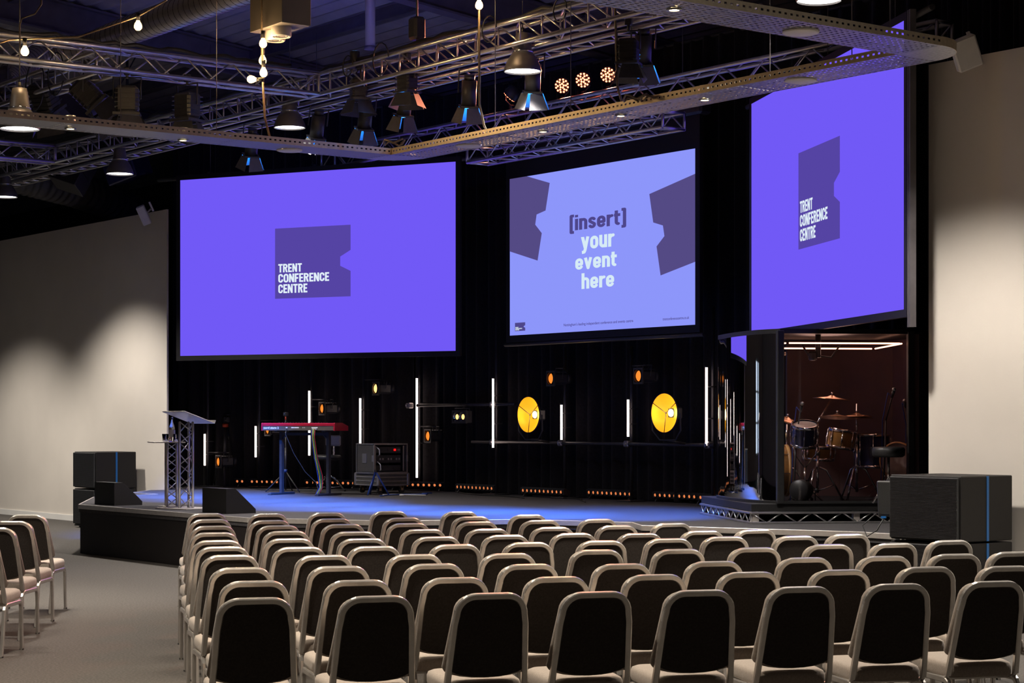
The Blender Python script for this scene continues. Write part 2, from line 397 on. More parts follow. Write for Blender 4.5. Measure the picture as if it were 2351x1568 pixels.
# heavy condensed block letters: strokes with their own width; capitals 1 high, lower case .74
def _arc(cx, cy, rx, ry, a0, a1, n=10): return [(cx+rx*math.cos(R(a0+(a1-a0)*i/n)), cy+ry*math.sin(R(a0+(a1-a0)*i/n))) for i in range(n+1)]
SW = .185; h_ = SW/2; XH = .76
GL = {
 'T': (.50, [[(0, 1-h_), (.50, 1-h_)], [(.25, 0), (.25, 1)]]),
 'R': (.54, [[(h_, 0), (h_, 1)], [(h_, 1-h_), (.28, 1-h_)]+_arc(.28, .72, .165, .28-h_, 90, -90)+[(h_, .44+h_)], [(.30, .50), (.44, 0)]]),
 'E': (.44, [[(h_, 0), (h_, 1)], [(0, 1-h_), (.44, 1-h_)], [(0, .5), (.40, .5)], [(0, h_), (.44, h_)]]),
 'F': (.43, [[(h_, 0), (h_, 1)], [(0, 1-h_), (.43, 1-h_)], [(0, .48), (.38, .48)]]),
 'N': (.56, [[(h_, 0), (h_, 1)], [(.56-h_, 0), (.56-h_, 1)], [(h_, 1), (.56-h_, 0)]]),
 'C': (.52, [[(.52-h_, .64)]+_arc(.26, .74, .26-h_, .26-h_, 0, 180)+_arc(.26, .26, .26-h_, .26-h_, 180, 360)+[(.52-h_, .36)]]),
 'O': (.54, [_arc(.27, .73, .27-h_, .27-h_, 0, 180)+_arc(.27, .27, .27-h_, .27-h_, 180, 360)+[(.54-h_, .73)]]),
 '[': (.26, [[(.26, .98), (h_, .98), (h_, -.12), (.26, -.12)]]), ']': (.26, [[(0, .98), (.26-h_, .98), (.26-h_, -.12), (0, -.12)]]),
 'i': (SW, [[(h_, 0), (h_, XH)], [(h_, .86), (h_, 1.02)]]),
 'n': (.48, [[(h_, 0), (h_, XH)], [(h_, .5)]+_arc(.24, .52, .24-h_, XH-h_-.52, 180, 0)+[(.48-h_, 0)]]),
 'u': (.48, [[(.48-h_, 0), (.48-h_, XH)], [(h_, XH), (h_, .24)]+_arc(.24, .24, .24-h_, .24-h_, 180, 360)]),
 'h': (.48, [[(h_, 0), (h_, 1.04)], [(h_, .5)]+_arc(.24, .52, .24-h_, XH-h_-.52, 180, 0)+[(.48-h_, 0)]]),
 'r': (.36, [[(h_, 0), (h_, XH)], [(h_, .48)]+_arc(.30, .46, .30-h_, XH-h_-.46, 180, 80)]),
 'o': (.50, [_arc(.25, .50, .25-h_, XH-h_-.50, 0, 180)+_arc(.25, .26, .25-h_, .26-h_, 180, 360)+[(.5-h_, .50)]]),
 'e': (.49, [[(.10, .36), (.49-h_, .36), (.49-h_, .50)]+_arc(.245, .50, .245-h_, XH-h_-.50, 0, 180)+_arc(.245, .26, .245-h_, .26-h_, 180, 345)]),
 's': (.44, [_arc(.22, .55, .22-h_, XH-h_-.55, 10, 180)+[(h_+.01, .47), (.22, .385), (.44-h_, .29)]+_arc(.22, .23, .22-h_, .23-h_, 0, -170)]),
 't': (.36, [[(.13, .96), (.13, .22)]+_arc(.25, .21, .12, .21-h_, 180, 275), [(0, XH-h_), (.35, XH-h_)]]),
 'v': (.50, [[(.085, XH), (.25, .06), (.415, XH)]]),
 'y': (.50, [[(.085, XH), (.26, .08)], [(.415, XH), (.24, -.05), (.19, -.15), (.05, -.16)]]),
}
def block_mb(s, x0, x1, zb, zc, y, gap=.055):
    """zb baseline, zc height of a capital above it"""
    wt = sum(GL[c][0] for c in s)+gap*(len(s)-1); k = zc-zb; kx = (x1-x0)/wt; mb = MB(); pen = 0
    for c in s:
        w, strokes = GL[c]
        for st_ in strokes:
            n = len(st_)
            for i in range(n-1):
                (ax, ay), (bx, by) = st_[i], st_[i+1]; dx, dy = bx-ax, by-ay; l = math.hypot(dx, dy) or 1e-6
                ux, uy = -dy/l*h_, dx/l*h_
                if len(st_) == 2 and abs(dx) > .02 and abs(dy) > .02: ux, uy = h_*1.05, 0
                q = [(ax+ux, ay+uy), (ax-ux, ay-uy), (bx-ux, by-uy), (bx+ux, by+uy)]
                mb.add([(x0+(pen+px)*kx, y, zb+pz*k) for px, pz in q], [(0, 1, 2, 3)])
                if i > 0:
                    e = [(ax+h_*math.cos(t*.7854+.39), ay+h_*math.sin(t*.7854+.39)) for t in range(8)]
                    mb.add([(x0+(pen+px)*kx, y+.0003, zb+pz*k) for px, pz in e], [tuple(range(8))])
        pen += w+gap
    return mb
def poly_mb(pts, y): return MB().add([(x, y, z) for x, z in pts], [tuple(range(len(pts)))])
def logo(parent, x0, x1, z0, z1, y, mshape, mtext):
    W, H = x1-x0, z1-z0; X = lambda f: x0+f*W; Z = lambda f: z1-f*H
    lg = obj('ticket_logo', poly_mb([(X(0), Z(0)), (X(0), Z(1)), (X(1), Z(1)), (X(1), Z(.6455)), (X(.865), Z(.568)), (X(.865), Z(.439)), (X(1), Z(.352)), (X(1), Z(0))], y), mshape, parent)
    for s, fx, fa, fb in (('TRENT', .361, .508, .628), ('CONFERENCE', .721, .65, .773), ('CENTRE', .434, .798, .924)):
        obj('lettering', block_mb(s, X(.045), X(fx), Z(fb), Z(fa), y-.003), mtext, lg)

# ------------------------------------------------------------------ screens
def big_screen(label, loc, ang, L, H, posts):
    s = thing('projection_screen', label, 'screen', loc, ang)
    obj('image_panel', MB().box((L/2, .01, H/2), (L, .02, H)), 'purple_image', s)
    fr = MB(); t = .075
    fr.box((L/2, .02, -t/2), (L+2*t, .05, t)).box((L/2, .02, H+t/2), (L+2*t, .05, t)).box((-t/2, .02, H/2), (t, .05, H)).box((L+t/2, .02, H/2), (t, .05, H)).box((L/2, .04, H/2), (L, .03, H))
    obj('border_frame', fr, 'black_paint', s)
    logo(s, L*.3615, L*.636, H*.307, H*.696, -.004, 'purple_logo', 'logo_text')
    obj('top_bar', MB().cyl((-.5, .1, H+.04), (L+.45, .1, H+.04), .03, 12), 'black_metal', s)
    for x in ((.5, L/2) if not posts else (L/2, L-.5)):
        obj('hanging_wire', MB().cyl((x, .1, H+.04), (x, .1, H+2.1), .004, 6), 'steel_dark', s)
        obj('clamp', MB().box((x, .09, H+.05), (.05, .08, .12)), 'black_metal', s)
    if posts:
        p = MB().box((L+.115, .02, H/2-.05), (.03, .06, H+.25)).box((L+.16, .02, H/2-.05), (.03, .06, H+.25))
        obj('side_upright', p, 'steel_dark', s)
    return s
big_screen('large purple projection screen on the left with a ticket shaped logo', (1.186, -.369, 2.78), math.atan2(2.18, 4.373), 4.886, 2.745, False)
big_screen('tall looking purple projection screen above the drum booth', (11.633, 1.883, 2.82), math.atan2(-2.2112, 4.354), 4.981, 2.759, True)
L, H = 3.957, 2.252
s = thing('projection_screen', 'light lilac centre screen reading insert your event here', 'screen', (6.216, 2.3, 2.99))
obj('image_panel', MB().box((L/2, .01, H/2), (L, .02, H)), 'lilac_image', s)
fr = MB(); t = .085
fr.box((L/2, .02, -.05), (L+2*t, .05, .10)).box((L/2, .02, H+.22), (L+2*t, .05, .44)).box((-t/2, .02, H/2), (t, .05, H)).box((L+t/2, .02, H/2), (t, .05, H)).box((L/2, .04, H/2), (L, .03, H))
obj('border_frame', fr, 'black_paint', s)
obj('bottom_bar', MB().cyl((-.14, .02, -.13), (L+.14, .02, -.13), .028, 12), 'black_metal', s)
for x in (.3, L-.3): obj('hanging_wire', MB().cyl((x, .05, H+.6), (x, .05, 4.6), .006, 6), 'steel_dark', s)
obj('roller_case', MB().box((L/2, .05, H+.53), (L+.3, .2, .2), None, .03), 'black_metal', s)
obj('ticket_shape', poly_mb([(u*L, v*H) for u, v in [(0, 1), (.1031, 1), (.2368, .9351), (.2127, .7673), (.1607, .7502), (.1525, .6876), (.1908, .6288), (.1664, .4603), (0, .5383)]][::-1], -.004), 'lilac_shape', s)
obj('ticket_shape', poly_mb([(u*L, v*H) for u, v in [(1, .8562), (.7742, .7779), (.7938, .6092), (.8423, .585), (.8498, .5227), (.8105, .4676), (.8306, .2971), (1, .3569)]], -.004), 'lilac_shape', s)
for tx, a, b, c, d, mm in (('[insert]', .350, .656, .620, .7115, 'lilac_dark'), ('your', .4141, .5928, .4965, .5985, 'lilac_text'), ('event', .3818, .6075, .3775, .468, 'lilac_text'), ('here', .4164, .5928, .2575, .3495, 'lilac_text')):
    obj('lettering', block_mb(tx, a*L, b*L, c*H, d*H, -.006), mm, s)
for tx, a, b, c, d in (("Nottingham's leading independent conference and events centre", .317, .692, .032, .0545), ('trentconferencecentre.co.uk', .8416, .9715, .035, .0515)):
    obj('lettering', text_mb(tx, a*L, b*L, c*H, d*H, .012, -.006), 'lilac_dark', s)
logo(s, .0321*L, .0932*L, .026*H, .079*H, -.004, 'lilac_dark', 'logo_text')

# ------------------------------------------------------------------ subwoofer stacks
def sub(label, x1, y0, z, group):
    w, d, h = .84, .74, .60
    o = thing('subwoofer', label, 'speaker', (x1-w/2, y0+d/2, z), 0, group)
    obj('cabinet', MB().box((0, .015, h/2), (w, d-.03, h-.006), None, .008), 'cab_side', o)
    g = obj('grille', MB().box((0, -d/2+.012, h/2), (w-.03, .03, h-.035), None, .006), 'grille', o)
    mb = MB()
    for k in range(44): mb.box((0, -d/2-.005, .03+k*(h-.06)/43), (w-.05, .006, .004))
    q = obj('grille_bars', mb, 'black_metal', g); q['kind'] = 'stuff'
    obj('accent_stripe', MB().box((w/2+.002, .02, h/2), (.006, .03, h-.01)), 'blue_stripe', o)
    return o
for lab, x1, y0, g in (('by the right wall beside the drum booth', 17.18, -.89, 'right'), ('by the left wall beside the stage', -.81, -.89, 'left')):
    for k in range(2):
        sub('black subwoofer with blue stripe, %s of the stack %s' % (('lower', 'upper')[k], lab.split(' beside')[0]), x1, y0, .05+k*.61, 'subwoofer stacks')
    ba = thing('speaker_dolly', 'low black castor board under the speaker stack %s' % lab, 'dolly', (x1-.42, y0+.37, 0))
    obj('board', MB().box((0, 0, .04), (.80, .70, .02)), 'black_paint', ba)
    for sx in (-1, 1):
        for sy in (-1, 1): obj('castor', MB().cyl((sx*.33-.01, sy*.28, .016), (sx*.33+.01, sy*.28, .016), .016, 10), 'rubber', ba)

# ------------------------------------------------------------------ stage monitors (wedges)
def wedge(label, cx, cy):
    w, d, h = .60, .40, .30
    o = thing('floor_monitor', label, 'speaker', (cx-w/2, cy+d/2, SZ))
    prof = [(-d/2, 0), (d/2, 0), (d/2, .05), (-d/2+.12, h), (-d/2, h)]
    obj('cabinet', MB().prism(prof, w, lambda y, z, t: (-w/2+t, y, z)), 'cab_side', o)
    a = Vector((0, d/2, .05)); b = Vector((0, -d/2+.12, h)); n = Vector((0, (b-a).z, -(b-a).y)).normalized(); n = n if n.y > 0 else -n
    c = (a+b)/2; dd = (b-a).normalized()
    P = []
    for u in (-1, 1):
        for v in (-1, 1): P.append(c+Vector((u*(w/2-.03), 0, 0))+dd*(v*.15)+n*.012)
    P2 = [p-n*.011 for p in P]
    obj('grille', MB().add(P+P2, [(0, 1, 3, 2), (4, 6, 7, 5), (0, 2, 6, 4), (1, 5, 7, 3), (0, 4, 5, 1), (2, 3, 7, 6)]), 'grille', o)
wedge('black wedge monitor at the far left corner of the stage', 5.13, -3.36)
wedge('black wedge monitor on the stage edge right of the lectern', 8.09, -3.32)

# ------------------------------------------------------------------ lectern and side table
def tri_column(o, c, z0, z1, side, ang):
    P = [Vector((c[0]+side/1.732*math.cos(ang+2.0944*k), c[1]+side/1.732*math.sin(ang+2.0944*k), 0)) for k in range(3)]
    for p in P: obj('upright', MB().cyl((p.x, p.y, z0), (p.x, p.y, z1), .0165, 12), 'truss_metal', o)
    n = 8; hz = (z1-z0)/n
    for k in range(3):
        a, b = P[k], P[(k+1) % 3]
        for i in range(n):
            q0, q1 = (a, b) if i % 2 == 0 else (b, a)
            obj('brace', MB().cyl((q0.x, q0.y, z0+i*hz), (q1.x, q1.y, z0+(i+1)*hz), .007, 6), 'truss_metal', o)
lb = unZ(426, 1168, SZ)
le = thing('lectern', 'aluminium truss lectern with tilted reading top on stage corner', 'lectern', lb)
obj('base_plate', MB().box((-.02, .02, .006), (.62, .50, .012), Matrix.Rotation(.2, 3, 'Z'), .003), 'trim_metal', le)
tri_column(le, (0, .02), .012, 1.10, .17, .35)
rt = Matrix.Rotation(.15, 3, 'Z') @ Matrix.Rotation(R(20), 3, 'X')
rt = Matrix.Rotation(.05, 3, 'Z') @ Matrix.Rotation(R(-19), 3, 'X')
obj('reading_top', MB().box((0, .04, 1.155), (.56, .46, .012), rt, .003), 'trim_metal', le)
obj('paper_lip', MB().box(Vector((0, .04, 1.155))+rt @ Vector((0, .225, .02)), (.56, .012, .04), rt), 'trim_metal', le)
tb = unZ(390, 1166, SZ)+Vector((0, 0, .0125))
ta = thing('side_table', 'tall aluminium truss side table with thin shelf beside the lectern', 'table', tb)
obj('base_plate', MB().box((0, 0, .006), (.22, .22, .012), None, .003), 'trim_metal', ta)
tri_column(ta, (0, 0), .012, .815, .15, 1.2)
obj('table_top', MB().box((-.10, .0, .825), (.52, .40, .014), Matrix.Rotation(-.3, 3, 'Z'), .003), 'trim_metal', ta)
tt = Vector(tb)+Vector((0, 0, .832))
bo = thing('water_bottle', 'clear glass water bottle standing on the side table', 'bottle', tt+Vector((.0, .03, 0)))
obj('bottle_body', MB().lathe([(.0, 0), (.038, 0), (.040, .01), (.040, .17), (.03, .21), (.014, .25), (.013, .30), (.0, .30)], n=18), 'water_glass', bo)
obj('bottle_label', MB().lathe([(.0408, .06), (.0408, .15)], n=18, cap=False), 'bottle_label', bo)
obj('bottle_cap', MB().cyl((0, 0, .285), (0, 0, .315), .0155, 12), 'drum_blue', bo)
for k, (dx, dy, wh) in enumerate(((-.10, -.02, 'left'), (.03, -.07, 'middle'), (.09, .04, 'right'))):
    gl = thing('drinking_glass', 'clear tumbler on the side table, %s of the three by the bottle' % wh, 'glass', tt+Vector((dx, dy, 0)), 0, 'tumblers on the side table')
    obj('glass_wall', MB().lathe([(.0, .004), (.026, .004), (.036, .10), (.033, .10), (.024, .012), (0, .012)], n=16), 'water_glass', gl)

# ------------------------------------------------------------------ video tripod
tp = unZ(523, 1117, SZ)
tr = thing('tripod', 'black video tripod with orange collar near the lectern', 'tripod', tp)
top = Vector((-.12, .02, 1.02))
for k, f in enumerate(((-.33, -.10), (.28, -.22), (.05, .33))):
    f = Vector((f[0], f[1], 0)); d = f-top
    lg = obj('leg', MB().tube([top+d*.02, top+d*.5], .026, 8).tube([top+d*.45, top+d*.99], .018, 8), 'black_metal', tr)
    obj('leg_lock', MB().cyl(top+d*.62, top+d*.67, .028, 8), 'chrome', lg)
    obj('foot', MB().sphere(top+d*.985+Vector((0, 0, .012)), .024, 8, 6), 'rubber', lg)
obj('collar', MB().cyl(top+Vector((0, 0, -.01)), top+Vector((0, 0, .05)), .055, 14), 'orange_knob', tr)
obj('fluid_head', MB().box(top+Vector((0, 0, .12)), (.14, .11, .12), None, .02).cyl(top+Vector((-.11, 0, .12)), top+Vector((.11, 0, .12)), .045, 12).box(top+Vector((0, 0, .20)), (.22, .07, .025), None, .006), 'black_plastic', tr)
obj('pan_handle', MB().tube([top+Vector((-.08, -.02, .12)), top+Vector((-.18, -.06, .0)), top+Vector((-.24, -.1, -.2))], .012, 8), 'black_metal', tr)

# ------------------------------------------------------------------ keyboard, stand, stool, small camera
kd = Vector((.914, .402, 0)); ka = math.atan2(.402, .914)
kc = und(699, 985, 29.5); KZ = kc.z-SZ-.02
kb = thing('stage_keyboard', 'red stage piano seen from behind on a black stand', 'keyboard', (kc.x, kc.y, SZ+KZ), ka)
KL = 1.30
obj('body', MB().prism([(-.17, 0), (.17, 0), (.17, .06), (.10, .075), (-.17, .075)], KL, lambda y, z, t: (-KL/2+t, y, z)), 'key_panel', kb)
obj('top_cover', MB().prism([(-.175, .068), (.175, .050), (.175, .062), (.10, .088), (.02, .112), (-.16, .112), (-.175, .10)], KL, lambda y, z, t: (-KL/2+t, y, z)), 'red_lacquer', kb)
for s in (-1, 1):
    obj('end_cheek', MB().prism([(-.178, -.004), (.18, -.004), (.18, .064), (.10, .09), (.02, .114), (-.165, .114), (-.178, .10)], .022, lambda y, z, t, s=s: (s*KL/2+(t if s > 0 else -t), y, z)), 'red_lacquer', kb)
obj('lettering', text_mb('nord stage 2', -KL/2+.02, -KL/2+.30, .014, .055, .02, -.172), 'white_print', kb)
obj('lettering', text_mb('EX', -KL/2+.31, -KL/2+.39, .016, .05, .0, -.172), 'steel_dark', kb)
for x0, x1 in ((-.22, -.19), (-.12, -.07), (-.065, .02), (.09, .10), (.12, .13), (.25, .36)):
    obj('socket_legend', MB().box(((x0+x1)/2, -.1715, .042), (x1-x0, .002, .016)), 'white_print', kb)
mb = MB()
for k in range(5): mb.box((.27+.017*k, -.172, .02), (.012, .02, .016))
obj('jack_plugs', mb, 'white_print', kb)
for k in range(26):
    x = -.42+k*.034
    obj('control_knob', MB().cyl((x, -.06+.03*(k % 3), .11), (x, -.06+.03*(k % 3), .122), .008, 8), 'black_plastic', kb)
wk = MB(); bk = MB()
for k in range(52): wk.box((-KL/2+.03+.0235*k, .12, .066), (.022, .10, .012))
obj('white_keys', wk, 'white_plastic', kb)
ks = thing('keyboard_stand', 'black two-leg stand carrying the red stage piano', 'stand', (kc.x, kc.y, SZ), ka)
for x in (-.42, .44):
    obj('upright', MB().box((x, 0, KZ/2), (.045, .06, KZ-.03)), 'black_metal', ks)
    ft = obj('foot', MB().box((x, 0, .018), (.05, .62, .036), None, .006), 'black_metal', ks)
    obj('rubber_pad', MB().box((x, -.29, .008), (.06, .05, .016)), 'rubber', ft)
    obj('arm', MB().box((x, 0, KZ-.012), (.05, .30, .022)), 'black_metal', ks)
    obj('gusset', MB().tube([(x, 0, KZ-.14), (x+(.12 if x < 0 else -.12), 0, KZ-.04)], .014, 6), 'black_metal', ks)
obj('cross_bar', MB().box((0, 0, KZ-.055), (.86, .04, .04)), 'black_metal', ks)
for k, mm in enumerate(('cable_blue', 'cable_yellow', 'cable_green', 'cable_red')):
    x = .275+.017*k
    pts = [(x, -.19, KZ+.02), (x+.005, -.21, KZ-.1), (x+.05, -.2, KZ-.4), (x+.10+.01*k, -.18, KZ-.68), (x+.12, -.17, .12), (x+.10, -.25, .012)]
    lab = ('blue', 'yellow', 'green', 'red')[k]
    c = obj('audio_cable', MB().tube(pts, .006, 6), mm); c.location = ks.location; c.rotation_euler = ks.rotation_euler
    tag(c, '%s audio cable dropping from the back of the red stage piano' % lab, 'cable', 'coloured cables under the keyboard')
c = obj('pedal_cable', MB().tube([(-.2, -.18, KZ+.03), (-.19, -.22, KZ-.06), (-.05, -.2, KZ-.35), (.12, -.15, KZ-.62), (.3, -.12, KZ-.78), (.42, -.2, .012)], .006, 6), 'cable_black')
c.location = ks.location; c.rotation_euler = ks.rotation_euler; tag(c, 'black cable running diagonally down below the red stage piano', 'cable')
# drum-style stool with backrest behind the keyboard
so = und(752, 1120, 31.0); so.z = SZ
sl = thing('stool', 'round padded stool with small backrest behind the red keyboard', 'stool', so, .6)
obj('seat', MB().lathe([(0, .50), (.19, .50), (.215, .515), (.22, .55), (.20, .575), (0, .58)], n=24), 'black_plastic', sl)
obj('seat_post', MB().cyl((0, 0, .12), (0, 0, .5), .018, 12).cyl((0, 0, .12), (0, 0, .26), .028, 12), 'chrome', sl)
for k in range(3):
    a = 2.0944*k+.4; e = Vector((math.cos(a), math.sin(a), 0))
    lg = obj('leg', MB().tube([e*.02+Vector((0, 0, .26)), e*.12+Vector((0, 0, .20)), e*.27+Vector((0, 0, .015))], .014, 8), 'chrome', sl)
    obj('rubber_foot', MB().sphere(e*.27+Vector((0, 0, .022)), .022, 8, 6), 'rubber', lg)
    obj('strut', MB().tube([Vector((0, 0, .06)), e*.2+Vector((0, 0, .075))], .008, 6), 'chrome', sl)
obj('backrest', MB().box((0, .22, .80), (.26, .05, .17), None, .02), 'grey_paint', sl)
obj('back_post', MB().tube([(0, .05, .50), (0, .23, .51), (0, .25, .6), (0, .25, .85)], .011, 8), 'chrome', sl)
# small camera on a light stand
cs = und(656, 1122, 30.6); cs.z = SZ
ct = thing('camera_stand', 'thin black light stand behind the keyboard', 'stand', cs)
obj('pole', MB().cyl((0, 0, .04), (0, 0, 1.13), .012, 8).cyl((0, 0, .25), (0, 0, .70), .017, 8), 'black_metal', ct)
for k in range(3):
    a = 2.0944*k+.2; e = Vector((math.cos(a), math.sin(a), 0))
    obj('leg', MB().tube([Vector((0, 0, .33)), e*.32+Vector((0, 0, .012))], .010, 6), 'black_metal', ct)
obj('clamp_collar', MB().cyl((0, 0, .31), (0, 0, .36), .026, 8), 'cable_blue', ct)
ca = thing('small_camera', 'small boxy action camera on a light stand above the keyboard', 'camera', cs+Vector((0, 0, 1.13)))
obj('camera_body', MB().box((0, 0, .09), (.085, .05, .065), None, .008), 'black_plastic', ca)
obj('camera_lens', MB().cyl((.01, -.025, .095), (.01, -.034, .095), .017, 12), 'drum_blue', ca)
obj('grip', MB().cyl((0, 0, .0), (0, 0, .06), .014, 10), 'orange_knob', ca)

# ------------------------------------------------------------------ rack case on trunk
rc = unZ(847, 1133, SZ)
tc_ = thing('road_trunk', 'long low flight case on castors under the rack', 'case', (rc.x-.10, rc.y+.30, SZ), 0)
obj('case_body', MB().box((0, 0, .215), (.66, .56, .19), None, .006), 'case_panel', tc_)
for z in (.128, .19, .25, .305): obj('edge_strip', MB().box((0, 0, z), (.672, .572, .022), None, .004), 'case_edge', tc_)
for sx in (-1, 1):
    for sy in (-1, 1):
        obj('corner_cap', MB().box((sx*.318, sy*.27, .215), (.05, .05, .20), None, .012), 'case_edge', tc_)
        cw = obj('castor', MB().cyl((sx*.25-.014, sy*.2, .05), (sx*.25+.014, sy*.2, .05), .05, 14), 'rubber', tc_)
        obj('castor_fork', MB().box((sx*.25, sy*.2, .10), (.05, .06, .03)).box((sx*.25-.022, sy*.2, .075), (.006, .04, .06)).box((sx*.25+.022, sy*.2, .075), (.006, .04, .06)), 'castor_wood', cw)
rk = thing('rack_case', 'open black flight case rack of audio gear on stage', 'case', (rc.x-.10, rc.y+.30, SZ+.318), 0)
w_, d_, h_ = .50, .60, .44
for n_, c_, s_ in (('side_panel', (0, -d_/2+.008, h_/2), (w_, .016, h_)), ('side_panel', (0, d_/2-.008, h_/2), (w_, .016, h_)), ('top_panel', (0, 0, h_-.008), (w_, d_, .016)), ('bottom_panel', (0, 0, .008), (w_, d_, .016)), ('rear_panel', (-w_/2+.008, 0, h_/2), (.016, d_, h_))):
    obj(n_, MB().box(c_, s_), 'case_panel', rk)
ed = MB(); q = .018
for y in (-1, 1):
    for z in (0, 1): ed.box((0, y*d_/2, z*h_), (w_+.02, q, q))
    for x in (-1, 1): ed.box((x*w_/2, y*d_/2, h_/2), (q, q, h_))
for z in (0, 1):
    for x in (-1, 1): ed.box((x*w_/2, 0, z*h_), (q, d_, q))
obj('edge_extrusion', ed, 'case_edge', rk)
for y in (-1, 1):
    obj('rack_rail', MB().box((w_/2-.04, y*(d_/2-.04), h_/2), (.012, .025, h_-.05)), 'case_edge', rk)
obj('carry_handle', MB().box((-.02, -d_/2-.004, h_*.5), (.12, .012, .15), None, .004), 'case_edge', rk)
obj('butterfly_latch', MB().box((w_/2-.03, -d_/2-.004, h_*.5), (.06, .014, .10), None, .004), 'case_edge', rk)
obj('butterfly_latch', MB().box((w_/2+.006, d_/2, h_*.5), (.014, .03, .10), None, .004), 'case_edge', rk)
def unit(z, h, label, extra):
    u = thing('rack_unit', label, 'audio gear', (rk.location.x+.06, rk.location.y, rk.location.z+z))
    obj('chassis', MB().box((0, 0, h/2), (.24, .46, h-.006)), 'black_metal', u)
    for yy, sz_, mm in extra: obj('socket', MB().box((.122, yy, h*.5), (.012, sz_, min(.03, h*.5))), mm, u)
unit(.30, .10, 'upper rack unit with red light in the open flight case', [(-.12, .03, 'black_plastic'), (.0, .03, 'black_plastic'), (.12, .035, 'led_small_red'), (.19, .05, 'case_edge')])
unit(.15, .12, 'patched rack unit with sockets, middle of the open flight case', [(-.2+.05*k, .026, 'case_edge' if k % 3 else 'black_plastic') for k in range(9)])
unit(.025, .09, 'bottom rack unit in the open flight case', [(-.1, .03, 'black_plastic'), (.1, .03, 'black_plastic')])
for k, (y, z) in enumerate(((-.27, .40), (-.25, .17))):
    c = obj('patch_cable', MB().tube([(w_/2-.02, y+.02, z), (w_/2+.05, y+.03, z-.04), (w_/2+.03, y+.05, z-.12), (w_/2-.03, y+.06, z-.14)], .008, 6), 'white_plastic'); c.location = rk.location
    tag(c, 'short pale cable hanging in front of the rack case, %s one' % ('upper', 'lower')[k], 'cable')
mst = unZ(862, 1137, SZ)
ms = thing('floor_stand', 'small blue tripod stand in front of the flight case', 'stand', mst)
obj('hub', MB().cyl((0, 0, .33), (0, 0, .38), .02, 8), 'black_metal', ms)
for k in range(3):
    a = 2.0944*k+.9; e = Vector((math.cos(a), math.sin(a), 0))
    obj('leg', MB().tube([Vector((0, 0, .36)), e*.2+Vector((0, 0, .01))], .012, 6), 'cable_blue', ms)
# loose cables on the stage floor
for k, (x0, y0, x1, y1, mm, lab) in enumerate(((560, 1122, 735, 1128, 'cable_black', 'black cable lying on stage between tripod and keyboard stand'),
        (870, 1138, 1010, 1132, 'cable_blue', 'blue cable lying on stage right of the flight case'), (880, 1135, 960, 1137, 'white_plastic', 'white cable coiled on stage beside the flight case'),
        (1030, 1128, 1190, 1143, 'cable_black', 'black cable along the stage below the fourth light bar'), (1300, 1140, 1350, 1152, 'cable_black', 'black cable between the light bars under the dish lamps'))):
    a, b = unZ(x0, y0, SZ+.01), unZ(x1, y1, SZ+.01); pts = []
    for i in range(15):
        t = i/14; p = a.lerp(b, t); p += Vector((.12*math.sin(t*11+k), .12*math.cos(t*8+2*k), 0)); pts.append(p)
    tag(obj('floor_cable', MB().tube(pts, .008, 5), mm), lab, 'cable', 'cables on the stage floor')

# ------------------------------------------------------------------ pipes and lamps in front of the curtain
def wing_pt(px, off=.28):
    """point on a vertical plane in front of the curtain along the viewing line of pixel column px"""
    r = (px-1175.5)/FPX
    if px < 1000:
        a = Vector((*LW0, 0)); b = Vector((*LW1, 0))
    else:
        a = Vector((*LW1, 0)); b = Vector((*RW0, 0))
    d = (b-a).normalized(); n = Vector((d.y, -d.x, 0)); a = a+n*off
    D = Vector((.6*r-.8, .8*r+.6, 0)); C = Vector((CX, CY, 0))
    z = (a-C).dot(n)/D.dot(n)
    return z
pipes = [(477, 822), (595, 822), (714, 820), (835, 818), (963, 815), (1140, 738), (1297, 796), (1450, 795), (1637, 702)]
PZ = {}
for k, (px, ty) in enumerate(pipes):
    z = wing_pt(px); p = und(px, ty, z); base = Vector((p.x, p.y, SZ)); top = p.z+(.35 if px < 1000 else 0)
    PZ[px] = z
    o = thing('scaffold_pipe', 'black upright pipe before the curtain, %s from the left' % ORD[k+1], 'pipe', base, 0, 'upright pipes along the curtain')
    obj('tube', MB().cyl((0, 0, .02), (0, 0, top-SZ), .024, 12), 'black_metal', o)
    obj('foot_plate', MB().box((0, 0, .01), (.30, .30, .02), None, .004), 'black_metal', o)
for (x0, y0, x1, y1, lab) in ((950, 929, 1185, 930, 'upper black horizontal pipe right of the tallest light tube'), (1085, 1018, 1645, 1018, 'long black horizontal pipe below the yellow dish lamps')):
    za, zb = wing_pt(max(x0, 1001), .34), wing_pt(x1, .34)
    a, b = und(x0, y0, za if x0 > 1000 else wing_pt(1001, .34)*1.012), und(x1, y1, zb); b.z = a.z = (a.z+b.z)/2; b.y = a.y = 2.86
    o = thing('cross_pipe', lab, 'pipe', (a+b)/2)
    obj('tube', MB().cyl(a, b, .024, 12), 'black_metal', o, True)
    for px in (963, 1140, 1297, 1450, 1637):
        if x0-20 < px < x1+5:
            z = PZ[px]; c = und(px, 970, z); c = Vector((c.x, 2.88, a.z))
            cl = obj('pipe_clamp', MB().box(c, (.10, .10, .09), None, .015).cyl(c+Vector((.0, -.07, 0)), c+Vector((0, .04, 0)), .02, 8), 'case_edge', o, True)
